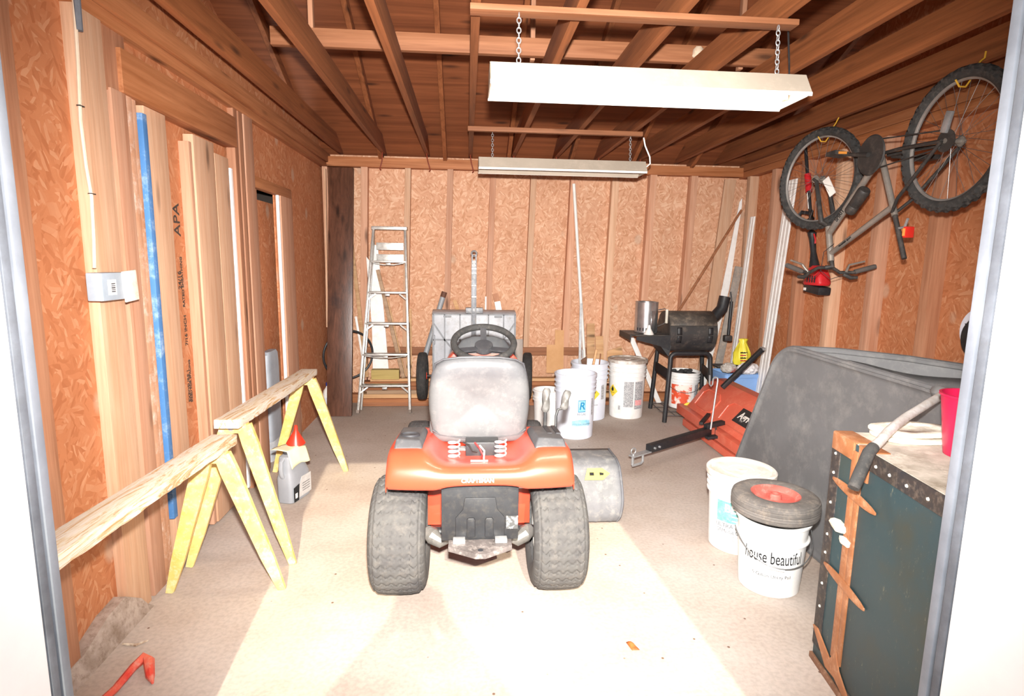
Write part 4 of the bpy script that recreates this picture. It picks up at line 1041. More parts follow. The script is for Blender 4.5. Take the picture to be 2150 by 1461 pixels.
def tbox(u0, u1, w0, w1, z0, z1):
    q = MB(); q.ringloft([[T(u0, w0, z), T(u1, w0, z), T(u1, w1, z), T(u0, w1, z)] for z in (z0, z1)]); return q
body = obj('trunk_body', tbox(.165, TR_L, 0, TR_D, .0, TR_H), GREEN, tk, bevel=.004)
lid = obj('trunk_lid', tbox(0, .160, 0, TR_D, .0, TR_H), GREEN, tk, bevel=.004)
obj('top_panel', tbox(.005, TR_L - .005, .004, TR_D, TR_H, TR_H + .004), DUSTY, tk)
obj('edge_binding', tbox(-.003, .052, -.003, .004, .06, TR_H - .05), LEATH, lid, bevel=.001)
obj('edge_binding', tbox(.21, TR_L, -.003, .004, TR_H - .055, TR_H + .002), LEATH, body, bevel=.001)
obj('edge_binding', tbox(.165, TR_L, -.003, .004, 0, .05), LEATH, body, bevel=.001)
obj('metal_strip', tbox(.128, .162, -.006, .002, .10, TR_H - .02), TAN, lid, bevel=.002)
obj('metal_strip', tbox(.164, .190, -.006, .002, .10, TR_H - .02), TAN, body, bevel=.002)
obj('corner_plate', tbox(.0, .135, -.007, .002, TR_H - .055, TR_H + .006), TAN, lid, bevel=.003)
obj('corner_plate', tbox(.0, .14, -.004, .06, TR_H + .002, TR_H + .008), TAN, lid, bevel=.003)
obj('corner_plate', tbox(.165, .225, -.007, .002, TR_H - .10, TR_H + .006), TAN, body, bevel=.003)
obj('corner_plate', tbox(.16, .24, -.006, .05, TR_H + .002, TR_H + .008), TAN, body, bevel=.003)
def strap(z, parent, u0=.035, u1=.29):
    q = MB(); pts = []
    n = 10
    for i in range(n + 1):
        f = i / n; pts.append((u0 + (u1 - u0) * f, .004 + .013 * math.sin(PI * f) ** .6))
    poly = [(u, z + h - .06 * (u - .16)) for u, h in pts] + [(u, z - h - .06 * (u - .16)) for u, h in pts[::-1]]
    q.ringloft([[T(u, w, zz) for u, zz in poly] for w in (-.009, -.004)]); return obj('strap_plate', q, TAN, parent, bevel=.001)
strap(.705, tk, .03, .29); strap(.385, tk, .03, .29)
q = MB(); q.ringloft([[T(u, w, z) for u, z in ((.0, .13), (.03, .135), (.13, .085), (.165, .14), (.19, .085), (.27, .03), (.26, .015), (.17, .045), (.11, .04))] for w in (-.009, -.003)]); obj('strap_plate', q, TAN, tk)
obj('foot_rail', tbox(.0, TR_L, -.012, .0, 0, .022), pm('foot_rail_wood', hexc('8a6248'), hexc('6b4833'), sc=10, rough=.7, dust=hexc('b8957c')), tk, bevel=.003)
for z in (.80, .73, .62, .50, .43, .31, .22):
    q = MB(); q.blob(T(.025, -.003, z), (.006, .006, .006), 1); obj('rivet', q, HUB, lid)
for u in (.26, .33, .41, .50):
    q = MB(); q.blob(T(u, -.003, TR_H - .03), (.006, .006, .006), 1); obj('rivet', q, HUB, body)
q = MB(); q.blob(T(.095, -.008, .565), (.012, .05, .022), 2, .35, 4); q2 = obj('torn_patch', q, pm('torn_paper', hexc('e8e0d0'), hexc('cdbfa6'), sc=20, rough=.9), lid)
q = MB(); q.blob(T(.15, -.010, .535), (.010, .028, .016), 2, .35, 9); obj('torn_patch', q, 'torn_paper', body)

STRAW = pm('cream_straw', hexc('f0e9dc'), hexc('ddd2bf'), sc=60, lo=.4, hi=.6, rough=.85, bmp=.8)
for i, (ox, oy, rx, ry, nm) in enumerate(((.0, .0, .15, .088, 'lower cream woven straw mat lying on the dusty trunk top'), (-.012, .012, .14, .078, 'upper cream woven straw mat, frayed, lying on another on the trunk'))):
    q = MB(); z0 = .8735 + i * .0165
    def rg(k, z, off): return [V((1.535 + ox + (rx * k) * math.copysign(abs(math.cos(a)) ** .7, math.cos(a)), 1.757 + oy + ry * k * math.copysign(abs(math.sin(a)) ** .7, math.sin(a)), z + .0025 * math.sin(5 * a + i) * off)) for a in [2 * PI * j / 48 for j in range(48)]]
    q.ringloft([rg(.97, z0, 0), rg(1.0, z0 + .004, 0), rg(1.0, z0 + .010, 0), rg(.96, z0 + .014, .5), rg(.6, z0 + .0145, .3), rg(.58, z0 + .0125, .3), rg(.2, z0 + .0145, 0), rg(.02, z0 + .0145, 0)])
    solo('straw_mat', nm, 'mat', q, STRAW, group='straw mats on the trunk', ang=60)
t = thing('red_pail', 'crimson plastic pail standing on the trunk, half hidden by the doorway jamb', 'bucket', (1.555, 1.57, .873))
q = MB(); q.lathe([(0, .002), (.088, .002), (.092, .0), (.112, .13), (.122, .195), (.128, .196), (.128, .203), (.119, .203), (.10, .10), (.085, .012), (0, .012)], M.Translation((1.555, 1.57, .873)) @ M.Diagonal((.78, .78, .95, 1)), 48)
obj('pail_body', q, pm('crimson_plastic', hexc('c41f4a'), hexc('b51a42'), sc=4, rough=.35), t)

# ------------------------------------------------------------------ big black plastic panels on edge
BLK = pm('dusty_black_plastic', hexc('6c6c6d'), hexc('5f5f60'), sc=2.2, rough=.55, dust=hexc('858380'))
tp = thing('plastic_tub', 'large black plastic panels with a rounded rim and steel handle, on edge behind the trunk', 'tub', (1.85, 2.6, 0))
def rounded(poly, n=8):
    out = []
    for i, (p, r_) in enumerate(poly):
        p = V(p); a = V(poly[i - 1][0]); b_ = V(poly[(i + 1) % len(poly)][0])
        if r_ == 0: out.append((p.x, p.y)); continue
        d1 = (a - p).normalized() * r_; d2 = (b_ - p).normalized() * r_
        for k in range(n + 1):
            t_ = k / n; out.append(tuple(((p + d1) * (1 - t_) ** 2 + p * 2 * t_ * (1 - t_) + (p + d2) * t_ ** 2)))
    return out
pl = rounded([((3.50, .006), .03), ((3.07, 1.0), .17), ((1.86, .985), .06), ((1.80, .006), .03)])
ctr = V((2.6, .5))
def ringp(k, x, lean=.035):
    o = []
    for y, z in pl:
        p = ctr + (V((y, z)) - ctr) * k if k < 1 else V((y, z)); o.append(V((x + lean * p.y, p.x, max(.004, p.y))))
    return o
q = MB(); q.ringloft([ringp(.02, 1.742), ringp(.93, 1.742), ringp(.955, 1.738), ringp(.975, 1.728), ringp(1, 1.728), ringp(1, 1.775), ringp(.95, 1.775), ringp(.02, 1.775)])
fp = obj('front_panel', q, BLK, tp, ang=30)
q = MB(); q.tube([V((p.x + .012, p.y, p.z)) for p in ringp(1, 1.74)][8:-8], .016, 8); obj('rim_bead', q, BLK, fp)
q = MB()
A_, B_ = V((1.815, 3.02, 0)), V((2.36, 2.28, 0)); dr = (B_ - A_)
for_r = lambda f, z, o=0: A_ + dr * f + V((.8, .6, 0)).normalized() * o + V((0, 0, z))
q.ringloft([[for_r(0, .02), for_r(0, .985), for_r(.5, .995), for_r(1, .985), for_r(1, .02)], [for_r(0, .02, .03), for_r(0, .985, .03), for_r(.5, .995, .03), for_r(1, .985, .03), for_r(1, .02, .03)]])
rp = obj('rear_panel', q, BLK, tp, bevel=.006)
q = MB(); q.tube([for_r(0, .98, .015), for_r(.25, .997, .015), for_r(.6, 1.0, .015), for_r(1, .985, .015)], .02, 10); obj('rim_bead', q, BLK, rp)
q = MB()
q.grid(lambda u, v: (V((1.79, 3.02 - 1.12 * u, .95 - .02 * v)).lerp(for_r(u * .95, .955 - .02 * u), v) + V((0, 0, -.05 * math.sin(PI * v) + .012 * math.sin(9 * u + 5 * v)))), 14, 8)
obj('folded_cover', q, pm('grey_vinyl_cover', hexc('7c7c7d'), hexc('676768'), sc=3, rough=.6, dust=hexc('96938f')), tp, solid=.004)
q = MB(); tubep = [(1.775, 1.93, .975), (1.72, 1.885, .99), (1.60, 1.82, .968), (1.48, 1.755, .945), (1.41, 1.712, .930), (1.34, 1.66, .918), (1.296, 1.625, .908), (1.235, 1.588, .885), (1.172, 1.55, .80)]
q.tube(tubep[:8], .0145, 12); hd = obj('handle_tube', q, pm('bright_tube', hexc('d6d4d2'), hexc('b8b2ac'), sc=14, rough=.4, metal=.15, dust=hexc('a08c7c')), tp)
q = MB(); q.tube([(1.258, 1.602, .895), (1.232, 1.586, .884), (1.176, 1.552, .805), (1.162, 1.543, .787)], [.017, .018, .018, .0165], 14); obj('hand_grip', q, 'black_rubber', hd)
q = MB(); q.blob((1.765, 1.93, .985), (.03, .05, .028), 2, .25, 3); obj('corner_bundle', q, BLK, tp)

# ------------------------------------------------------------------ lawn sweeper
ORED = pm('orange_red_paint', hexc('de6a52'), hexc('d66047'), sc=3, rough=.45, dust=hexc('e58a70'))
sw = thing('lawn_sweeper', 'orange-red towed lawn sweeper with a black tow bar, parked before the blue bin', 'lawn sweeper', (2.15, 4.2, 0))
prof = [(1.965, .055), (1.975, .16), (2.02, .21), (2.13, .36), (2.24, .43), (2.33, .43), (2.45, .33), (2.48, .15), (2.45, .06)]
def swp(y, k=1.0): return [V((2.2 + (x - 2.2) * k, y, .2 + (z - .2) * k)) for x, z in prof]
q = MB(); q.ringloft([swp(4.90, .80), swp(4.88, .95), swp(4.85, 1), swp(3.38, 1), swp(3.35, .95)]); hs_ = obj('housing', q, ORED, sw, ang=28)
q = MB(); q.span(1.925, 1.99, 3.35, 4.95, .095, .175); bm_ = obj('front_channel', q, ORED, sw, bevel=.006)
q = MB(); q.span(1.93, 1.945, 3.35, 4.80, .015, .075); obj('lower_flange', q, ORED, sw, bevel=.003)
def swface(y, f, o=.003):  # on the sloping front face
    a, b_ = V((2.02, 0, .21)), V((2.13, 0, .36)); d = (b_ - a); n_ = V((-d.z, 0, d.x)).normalized()
    p = a + d * f + n_ * o; return V((p.x, y, p.z))
for y0, y1 in ((4.78, 4.45), (4.30, 3.50)):
    q = MB(); q.tube([swface(y0, .05), swface(y0, .75), swface(y0 - .06, .98), swface(y1 + .06, .98), swface(y1, .75), swface(y1, .1), swface(y1 + .08, -.02), swface(y0 - .08, -.02)], .006, 6, closed=True); obj('embossed_outline', q, ORED, hs_)
fx = V((0, -1, 0)); fy = (V((2.13, 0, .36)) - V((2.02, 0, .21))).normalized()
m = basis(swface(3.93, .62, .004), fx, fy)
q = MB(); q.prism([(-.19, -.065), (.16, -.065), (.19, .065), (-.16, .065)], .002, m); bd = obj('badge', q, BLACK, hs_)
m2 = basis(swface(3.93, .62, .0075), fx, fy)
text('Agri-Fab', .085, TEXTW, bd, m2, bold=.002, shear=.25)
q = MB(); q.torus((2.02, 4.90, .13), .055, .012, (0, 1, 0), 24, 8); obj('end_disc', q, YEL, sw)
for y in (4.93, 3.30):
    ty = obj('sweeper_wheel', wheel_tyre(0, 0, 0, .14, .06, 'rib', 60), RUBBER, sw)
    ty.data.transform(M.Translation((2.36, y, .14)) @ Euler((0, 0, R(90))).to_matrix().to_4x4())
    ty.data.transform(M.Translation((0, 0, 0)))
for o in [c for c in sw.children if c.name.startswith('sweeper_wheel')]: o.data.transform(M.Translation(-V((2.15, 4.2, 0))) if False else M.Identity(4))
q = MB(); q.bar((1.27, 3.735, .165), (1.88, 4.14, .165), .05, .055); tb = obj('tow_bar', q, BLACK, sw, bevel=.003)
q = MB(); q.bar((1.12, 3.635, .145), (1.30, 3.755, .145), .05, .008); q.tube([(1.13, 3.64, .138), (1.13, 3.64, .085), (1.145, 3.65, .075), (1.205, 3.69, .075), (1.22, 3.70, .085), (1.22, 3.70, .138)], .009, 8); hi = obj('hitch_clevis', q, STEEL, tb)
q = MB(); q.torus((1.135, 3.645, .178), .022, .004, (.5, -.8, 0), 20, 6); q.cyl((1.135, 3.645, .07), (1.135, 3.645, .16), .007, 10); obj('hitch_pin', q, STEEL, hi)
for k in (.04, .11):
    p = V((1.27, 3.735, .17)).lerp(V((1.88, 4.14, .17)), k); q = MB(); q.cyl(p + V((.015, -.022, 0)), p + V((.021, -.031, 0)), .008, 8); obj('bolt', q, STEEL, tb)
q = MB(); q.bar((1.84, 4.12, .205), (2.00, 4.16, .225), .045, .03); q.bar((1.82, 4.16, .215), (1.97, 4.36, .235), .03, .02); q.bar((1.84, 4.09, .125), (2.0, 4.11, .135), .05, .02); q.cyl((1.93, 4.13, .10), (1.93, 4.13, .23), .007, 8)
obj('pivot_bracket', q, BLACK, sw, bevel=.002)
q = MB(); q.tube([(1.87, 4.09, .19), (1.895, 4.11, .40), (1.915, 4.125, .56), (1.913, 4.125, .585), (1.90, 4.14, .59), (1.89, 4.15, .575), (1.888, 4.15, .53), (1.878, 4.155, .515), (1.868, 4.16, .53), (1.866, 4.16, .60)], .0065, 8); obj('lift_rod', q, STEEL, sw)
q = MB(); q.bar((2.16, 4.56, .41), (2.47, 4.53, .745), .036, .036, (0, 1, 0)); hn = obj('height_handle', q, BLACK, sw, bevel=.006)
q = MB(); q.cyl((2.475, 4.51, .75), (2.475, 4.56, .75), .014, 10); obj('handle_bolt', q, STEEL, hn)

# ------------------------------------------------------------------ blue bin with bags
bn = thing('storage_bin', 'pale blue plastic storage bin filled with plastic bags behind the lawn sweeper', 'bin', (2.56, 5.13, 0), (0, 0, R(4)))
q = MB(); BW = W(bn)
def brect(hx, hy, z, n=6):
    o = []
    for sx, sy, a0 in ((1, 1, 0), (-1, 1, 90), (-1, -1, 180), (1, -1, 270)):
        for k in range(n): a = R(a0 + 90 * k / (n - 1)); o.append(BW @ V((sx * (hx - .03) + .03 * math.cos(a), sy * (hy - .03) + .03 * math.sin(a), z)))
    return o
q.ringloft([brect(.01, .01, .004), brect(.155, .125, .0), brect(.18, .145, .40), brect(.195, .16, .405), brect(.195, .16, .435), brect(.185, .15, .44), brect(.175, .14, .43), brect(.15, .12, .01), brect(.02, .02, .01)])
obj('bin_body', q, pm('pale_blue_plastic', hexc('8fb4e6'), hexc('7fa6dc'), sc=4, rough=.4), bn)
def crumple(name, label, cat, c, r_, mat, seed, loc=None, flat=.1, **k):
    q = MB(); q.blob(c, r_, 4)
    rnd = random.Random(seed); dirs = [(V((rnd.uniform(-1, 1), rnd.uniform(-1, 1), rnd.uniform(-1, 1))).normalized(), rnd.uniform(4, 11), rnd.uniform(0, 6)) for _ in range(9)]
    for v in q.bm.verts:
        d = v.co - V(c); n_ = V((d.x / r_[0], d.y / r_[1], d.z / r_[2]))
        s = 1 + sum(abs(math.sin(n_.dot(a) * f + p)) for a, f, p in dirs) / 9 * .5 - .28
        v.co = V(c) + V((d.x * s, d.y * s, max(d.z * s, -r_[2] * .72)))
    return solo(name, label, cat, q, mat, ang=25, **k)
crumple('plastic_bag', 'crumpled white plastic bag on top of the blue bin', 'bag', (2.635, 5.06, .475), (.095, .065, .06), pm('white_bag', hexc('ece9ea'), hexc('cfcacb'), sc=7, rough=.4), 3)
crumple('plastic_bag', 'crumpled grey plastic bag with red print in the blue bin', 'bag', (2.46, 5.09, .475), (.07, .06, .05), pm('grey_bag', hexc('b9b2aa'), hexc('a8524c'), sc=7, lo=.55, hi=.62, rough=.4), 8)
q = MB(); q.box((2.55, 5.22, .475), (.34, .12, .012), (R(4), R(2), R(4))); solo('grey_tray', 'grey flat tray resting across the back of the blue bin', 'tray', q, DKPL, bevel=.004)
YB_ = pm('yellow_bag', hexc('f0e24a'), hexc('e2cf38'), sc=5, rough=.45)
q = MB(); rings = []
for z, hx, hy in ((.488, .075, .06), (.52, .085, .07), (.60, .08, .06), (.66, .055, .04), (.705, .03, .02), (.735, .045, .018), (.74, .01, .005)):
    rings.append([V((2.655 + (hx + .008 * math.sin(5 * a + 20 * z)) * math.cos(a), 5.235 + hy * math.sin(a) * (1 + .2 * math.sin(7 * a + 9 * z)), z)) for a in [2 * PI * j / 26 for j in range(26)]])
q.ringloft(rings); yb = thing('yellow_bag', 'bright yellow plastic bag with dark print standing at the back of the blue bin', 'bag', (2.655, 5.235, .482)); ybb = obj('bag_body', q, YB_, yb, ang=60)
for i, z in enumerate((.53, .555, .58, .605)):
    q = MB(); q.grid(lambda u, v: V((2.605 + .07 * u, 5.235 - .0735 - .006 * math.sin(u * 3) + (z - .52) * .14, z + .012 * v * (1 - .3 * math.sin(u * 21)))), 8, 2); obj('bag_print', q, INK if i % 2 else pm('red_print_ink', hexc('b5343a'), rough=.5), yb)
# ------------------------------------------------------------------ charcoal smoker grill
SOOT = pm('sooty_black', hexc('2b2b2e'), hexc('3d3a37'), sc=4, rough=.5, dust=hexc('6b6056'))
gx, gy, gz, gr = 2.06, 5.17, .815, .185
sg = thing('smoker_grill', 'black barrel charcoal smoker grill on tube legs in the back corner', 'grill', (gx, gy, 0))
q = MB(); ax = basis((0, gy, gz), (0, 0, 1), (0, -1, 0), (1, 0, 0))
q.lathe([(0, 1.838), (gr - .008, 1.838), (gr, 1.845), (gr, 2.28), (gr - .008, 2.287), (0, 2.287)], ax, 48); brl = obj('barrel', q, SOOT, sg, ang=40)
q = MB()
q.grid(lambda u, v: V((1.842 + .44 * u, gy + (gr + .004) * math.cos(R(158 - 118 * v)), gz + (gr + .004) * math.sin(R(158 - 118 * v)))), 2, 18); lidg = obj('barrel_lid', q, pm('dusty_lid_black', hexc('61584f'), hexc('403c38'), sc=6, rough=.65, dust=hexc('8f8070')), sg, solid=.006)
for x in (1.925, 2.215):
    q = MB()
    for a0, a1 in ((163, 183), (186, 206)):
        q.grid(lambda u, v: V((x - .022 + .044 * u, gy + (gr + .008) * math.cos(R(a0 + (a1 - a0) * v)), gz + (gr + .008) * math.sin(R(a0 + (a1 - a0) * v)))), 2, 5)
    obj('hinge', q, BLACK, sg, solid=.006)
q = MB(); q.tube([(2.24, gy, .915), (2.33, gy + .01, .955), (2.40, gy + .02, 1.03), (2.425, gy + .03, 1.14)], [.052, .052, .052, .052], 24); cm = obj('chimney_pipe', q, BLACK, sg)
q = MB(); q.tube([(2.455, gy - .02, 1.19), (2.468, gy - .02, 1.13), (2.468, gy - .02, 1.09)], .006, 8); q.cyl((2.47, gy - .02, 1.10), (2.463, gy - .02, .785), .015, 12); rod = obj('hanging_rod', q, BLACK, sg)
q = MB(); q.box((2.457, gy - .02, .755), (.075, .06, .055)); obj('rod_block', q, SOOT, rod, bevel=.014)
def utube(name, y, sp, x0, x1, r_=.021):
    pts = [(x0 - .03, y, .004), (x0, y + sp * .4, .54)] + [(x0 + .055 - .055 * math.cos(a), y + sp * .5, .585 + .055 * math.sin(a)) for a in [PI / 2 * i / 6 for i in range(1, 7)]]
    pts += [(x1 - .055 + .055 * math.sin(a), y + sp * .5, .585 + .055 * math.cos(a)) for a in [PI / 2 * i / 6 for i in range(0, 6)]] + [(x1, y + sp * .4, .54), (x1 + .04, y, .004)]
    return obj(name, MB().tube(pts, r_, 14), BLACK, sg)
l1 = utube('leg_frame', 4.93, .04, 1.84, 2.215)
l2 = utube('leg_frame', 5.43, -.06, 1.87, 2.33)
q = MB(); q.bar((1.835, 4.955, .44), (1.86, 5.40, .44), .012, .09); obj('side_brace', q, BLACK, sg)
q = MB(); q.bar((2.235, 4.955, .42), (2.335, 5.40, .42), .012, .09); obj('side_brace', q, BLACK, sg)
q = MB()
for i in range(6): q.cyl((1.83 + .09 * i, 4.95, .058), (1.85 + .092 * i, 5.42, .058), .0035, 6)
for y in (4.95, 5.10, 5.26, 5.42): q.cyl((1.815, y, .058), (2.335, y, .058), .0035, 6)
obj('wire_rack', q, WIRE, sg)
q = MB(); q.ringloft([[V(p) for p in r_] for r_ in ([(1.70, 5.02, .78), (1.84, 5.0, .60), (1.84, 5.30, .60), (1.70, 5.30, .78)], [(1.72, 5.02, .785), (1.86, 5.0, .70), (1.86, 5.30, .70), (1.72, 5.30, .785)])]); obj('firebox_gusset', q, BLACK, sg)
sh = None
for i in range(5):
    y0 = 5.0 + .075 * i
    q = MB(); q.ringloft([[V((1.475 + (.05 if i == 0 else 0), y0, z)), V((1.845, y0, z)), V((1.845, y0 + .06, z)), V((1.475, y0 + .06, z))] for z in (.788, .80)])
    obj('shelf_slat', q, SOOT, sg, bevel=.002)
q = MB(); q.prism([(1.53, .786), (1.845, .795), (1.845, .66), (1.75, .70), (1.53, .755)], .008, basis((0, 4.992, 0), (1, 0, 0), (0, 0, 1), (0, -1, 0))); obj('shelf_apron', q, BLACK, sg)
q = MB(); q.bar((1.478, 5.0, .775), (1.478, 5.36, .775), .012, .05); obj('shelf_edge', q, BLACK, sg)
# chimney starter
cs = thing('chimney_starter', 'shiny metal charcoal chimney starter standing on the smoker side shelf', 'chimney starter', (1.675, 5.19, .803))
GALV = pm('galvanized', hexc('d2d2d2'), hexc('a9a9ab'), sc=6, rough=.28, metal=.85)
q = MB(); q.lathe([(.098, .004), (.100, 0), (.105, .002), (.105, .282), (.108, .286), (.104, .286), (.098, .28), (.098, .004)], M.Translation((1.675, 5.19, .803)), 48, loop=True); cb = obj('starter_cylinder', q, GALV, cs)
q = MB(); q.cyl((1.675, 5.19, .87), (1.675, 5.19, .875), .097, 30); obj('coal_grate', q, BLACK, cs)
for k in range(9):
    a = -PI / 2 + (k - 4) * .27; q = MB(); q.box((1.675 + .1045 * math.cos(a), 5.19 + .1045 * math.sin(a), .838), (.003, .014, .028), (0, 0, a)); obj('vent_slot', q, 'cup_dark', cb)
q = MB(); q.grid(lambda u, v: V((1.675 + .108 * math.sin(-.15 + .5 * u + .25), 5.19 - .108 * math.cos(-.15 + .5 * u + .25), .81 + .20 * v)), 6, 2); hsd = obj('heat_shield', q, GALV, cs, solid=.002)
q = MB(); q.tube([(1.755, 5.09, 1.02), (1.80, 5.05, 1.035), (1.815, 5.035, 1.01)], .005, 6); q.tube([(1.755, 5.09, .87), (1.80, 5.05, .90), (1.815, 5.035, .93)], .005, 6); hw = obj('handle_wire', q, WIRE, cs)
q = MB(); q.cyl((1.815, 5.035, .905), (1.815, 5.035, 1.03), .013, 12); obj('handle_grip', q, pm('pale_grip', hexc('d6d2c6'), hexc('bdb7a8'), rough=.5), hw)
q = MB(); q.lathe([(.046, 0), (.048, .002), (.017, .055), (.010, .085), (.008, .085), (.015, .055), (.044, .002)], M.Translation((1.655, 5.03, .801)), 28, loop=True); solo('white_funnel', 'small white funnel standing on the smoker shelf in front of the chimney starter', 'funnel', q, WHITE_PL)

# ------------------------------------------------------------------ boards leaning in the far corner and along the right wall
q = MB(); q.ringloft([[V((x0, y, z)), V((x1, y, z)), V((x1, y + .03, z)), V((x0, y + .03, z))] for x0, x1, y, z in ((2.36, 2.47, 5.60, .004), (2.57, 2.685, 5.685, 2.28))]); solo('pale_board', 'wide pale knotty board leaning from floor to top plate in the far corner', 'board', q, W_PALE, bevel=.003)
q = MB(); q.prism([(2.40, .05), (2.43, .05), (2.66, 1.20), (2.745, 2.02), (2.745, 2.10), (2.72, 2.06), (2.60, 1.30)], .008, basis((0, 5.57, 0), (1, 0, 0), (0, .045, 1))); solo('white_board', 'narrow white board with a pointed top leaning in the far corner', 'board', q, WB)
lean('wood_stick', 'long thin brown stick leaning diagonally across the back wall in the far corner', 'stick', (1.55, 5.50, .02), (2.73, 5.62, 1.98), .022, .012, LUM[1])
lean('weathered_board', 'weathered grey board leaning behind the smoker chimney', 'board', (2.50, 5.52, .01), (2.735, 5.60, 1.42), .075, .018, pm('weathered_grey_wood', hexc('a49c94'), hexc('857d76'), sc=8, rough=.85, dust=hexc('b9a590')))
lean('white_lath', 'white strip leaning under the smoker shelf against the back wall', 'lath', (1.99, 5.60, .01), (1.66, 5.69, .74), .05, .01, WB)
def mold(name, label, y_top, y_bot, z_top, wv, x_top=2.755, x_bot=2.70, ridges=3, slots=False):
    t = thing(name, label, 'trim board', (x_bot, y_bot, 0))
    prof = []
    for i in range(ridges):
        a = -wv / 2 + wv * i / ridges; s = wv / ridges
        prof += [(a, .006), (a + s * .12, .012), (a + s * .8, .012), (a + s * .92, .006)]
    prof = prof + [(wv / 2, .006), (wv / 2, 0), (-wv / 2, 0)]
    q = MB(); q.ringloft([[V((x - d, y - o, z)) for o, d in prof] for x, y, z in ((x_bot, y_bot, .004), (x_top, y_top, z_top))])
    bd = obj('board_face', q, WB, t, ang=20)
    if slots:
        q = MB()
        n = 40
        for i in range(n):
            f = (i + .5) / n; x = x_bot + (x_top - x_bot) * f - .0075; y = y_bot + (y_top - y_bot) * f + wv / 2 - .008; z = .03 + (z_top - .03) * f
            q.box((x, y, z), (.004, .006, .028))
        o = obj('nail_slots', q, 'cup_dark', bd)
    return t
mold('vinyl_trim', 'wide white vinyl strip with a slotted edge leaning on the wall behind the bicycle', 4.785, 4.95, 2.16, .155, slots=True)
mold('white_casing', 'narrow white moulding leaning on the side wall beside the corner', 5.42, 5.56, 1.90, .085, ridges=2)
dk = thing('hanging_disc', 'round white disc with dark scrawled marks hanging on the wall by the doorway', 'disc', (2.76, 2.83, .98))
q = MB(); q.lathe([(0, .012), (.095, .014), (.105, .006), (.132, .010), (.135, .0), (0, 0)], basis((2.765, 2.83, 1.105), (0, 1, 0), (0, 0, 1), (-1, 0, 0)), 40); dd = obj('disc_face', q, pm('scrawled_white', hexc('dedee6'), hexc('c9c9d4'), sc=6, rough=.5), dk)
for a, b_, c_ in ((.02, .05, 30), (-.04, .045, -20), (.06, -.02, 70), (.075, .03, 10), (.05, -.065, -50), (.0, -.02, 25)):
    q = MB(); q.box((2.752, 2.83 + a, 1.105 + b_), (.002, .05, .005), (R(c_), 0, 0)); obj('dark_mark', q, INK, dd)
q = MB(); q.lathe([(0, .0), (.12, .0), (.125, -.02), (0, -.02)], basis((2.745, 2.82, 1.07), (0, 1, 0), (0, 0, 1), (-1, 0, 0)), 32); obj('disc_back', q, BLACK, dk)
# ------------------------------------------------------------------ bicycle hung upside down
BKF = pm('bike_silver', hexc('9c948c'), hexc('847c74'), sc=6, rough=.4, metal=.35, dust=hexc('a89c8e'))
BKB = pm('bike_black', hexc('2a2928'), hexc('3a3634'), sc=8, rough=.6, dust=hexc('5c524a'))
RIMG = pm('rim_grey', hexc('9a9692'), hexc('857f7a'), sc=10, rough=.45, metal=.4)
def BP(y, z, o=0): return V((2.345 + (y - 2.7) * .04 + o, y, z))
bk = thing('bicycle', 'mountain bike with silver frame hanging upside down from hooks by the side wall', 'bicycle', BP(3.25, 1.44))
def bwheel(name, hub, h, R0=.305, mr=.027, reflect=False):
    mt = basis(hub, h, (0, 0, 1)); ax_ = mt.to_3x3() @ V((0, 0, 1))
    q = MB(); n = 132; sg = 14; rings = []
    for i in range(n):
        a = 2 * PI * i / n; rad = V((math.cos(a), math.sin(a), 0)); ring = []
        for k in range(sg):
            b_ = 2 * PI * k / sg; r_ = mr
            if math.cos(b_) > .1: r_ += .0065 if ((i // 2) + (k % 3 == 0)) % 2 == 0 else -.002
            ring.append(mt @ (rad * (R0 + r_ * math.cos(b_)) + V((0, 0, r_ * math.sin(b_)))))
        rings.append(ring)
    q.ringloft(rings, loop=True); ty = obj('tyre', q, RUBBER, bk, ang=30)
    q = MB(); q.lathe([(R0 - .026, -.011), (R0 - .012, -.014), (R0 - .012, .014), (R0 - .026, .011), (R0 - .034, .004), (R0 - .034, -.004)], mt, 72, loop=True); obj('rim', q, RIMG, ty)
    q = MB()
    for i in range(32):
        a = 2 * PI * i / 32; s = 1 if i % 2 else -1; o = .9 * (1 if (i // 2) % 2 else -1)
        q.cyl(mt @ V((.02 * math.cos(a + o), .02 * math.sin(a + o), s * .028)), mt @ V(((R0 - .03) * math.cos(a), (R0 - .03) * math.sin(a), 0)), .0011, 4)
    obj('spokes', q, WIRE, ty)
    q = MB(); q.cyl(mt @ V((0, 0, -.05)), mt @ V((0, 0, .05)), .012, 14); q.cyl(mt @ V((0, 0, -.032)), mt @ V((0, 0, -.026)), .026, 18); q.cyl(mt @ V((0, 0, .026)), mt @ V((0, 0, .032)), .026, 18); obj('hub', q, BKF, ty)
    return mt, ty
hf, hr = BP(3.83, 2.025), BP(2.69, 2.05)
SD = V((-.25, .968, 0)).normalized(); SP = V((.968, .25, 0)).normalized()
mtf, tyf = bwheel('front', hf, SD)
mtr, tyr = bwheel('rear', hr, (.04, 1, 0))
q = MB(); q.box(hf + SD * -.10 + V((0, 0, -.06)) - SP * .012, (.006, .05, .13), Euler((R(-32), 0, R(14))).to_matrix()); obj('spoke_reflector', q, TEXTW, tyf)
def bt(name, pts, r_, mat=BKF, parent=None, seg=12): return obj(name, MB().tube(pts, r_, seg), mat, parent or bk)
HT0, HT1 = BP(3.665, 1.70), BP(3.60, 1.475)
BB = BP(3.215, 2.075); SPe = BP(2.935, 1.49)
fr = bt('head_tube', [HT0, HT1], .020)
dt = bt('down_tube', [BP(3.652, 1.655), BP(3.225, 2.06)], .020)
tt = bt('top_tube', [BP(3.612, 1.525), BP(3.075, 1.775)], .017)
bt('seat_tube', [BB, BP(3.045, 1.725)], .017)
bt('seat_post', [BP(3.05, 1.735), SPe], .013, BKB)
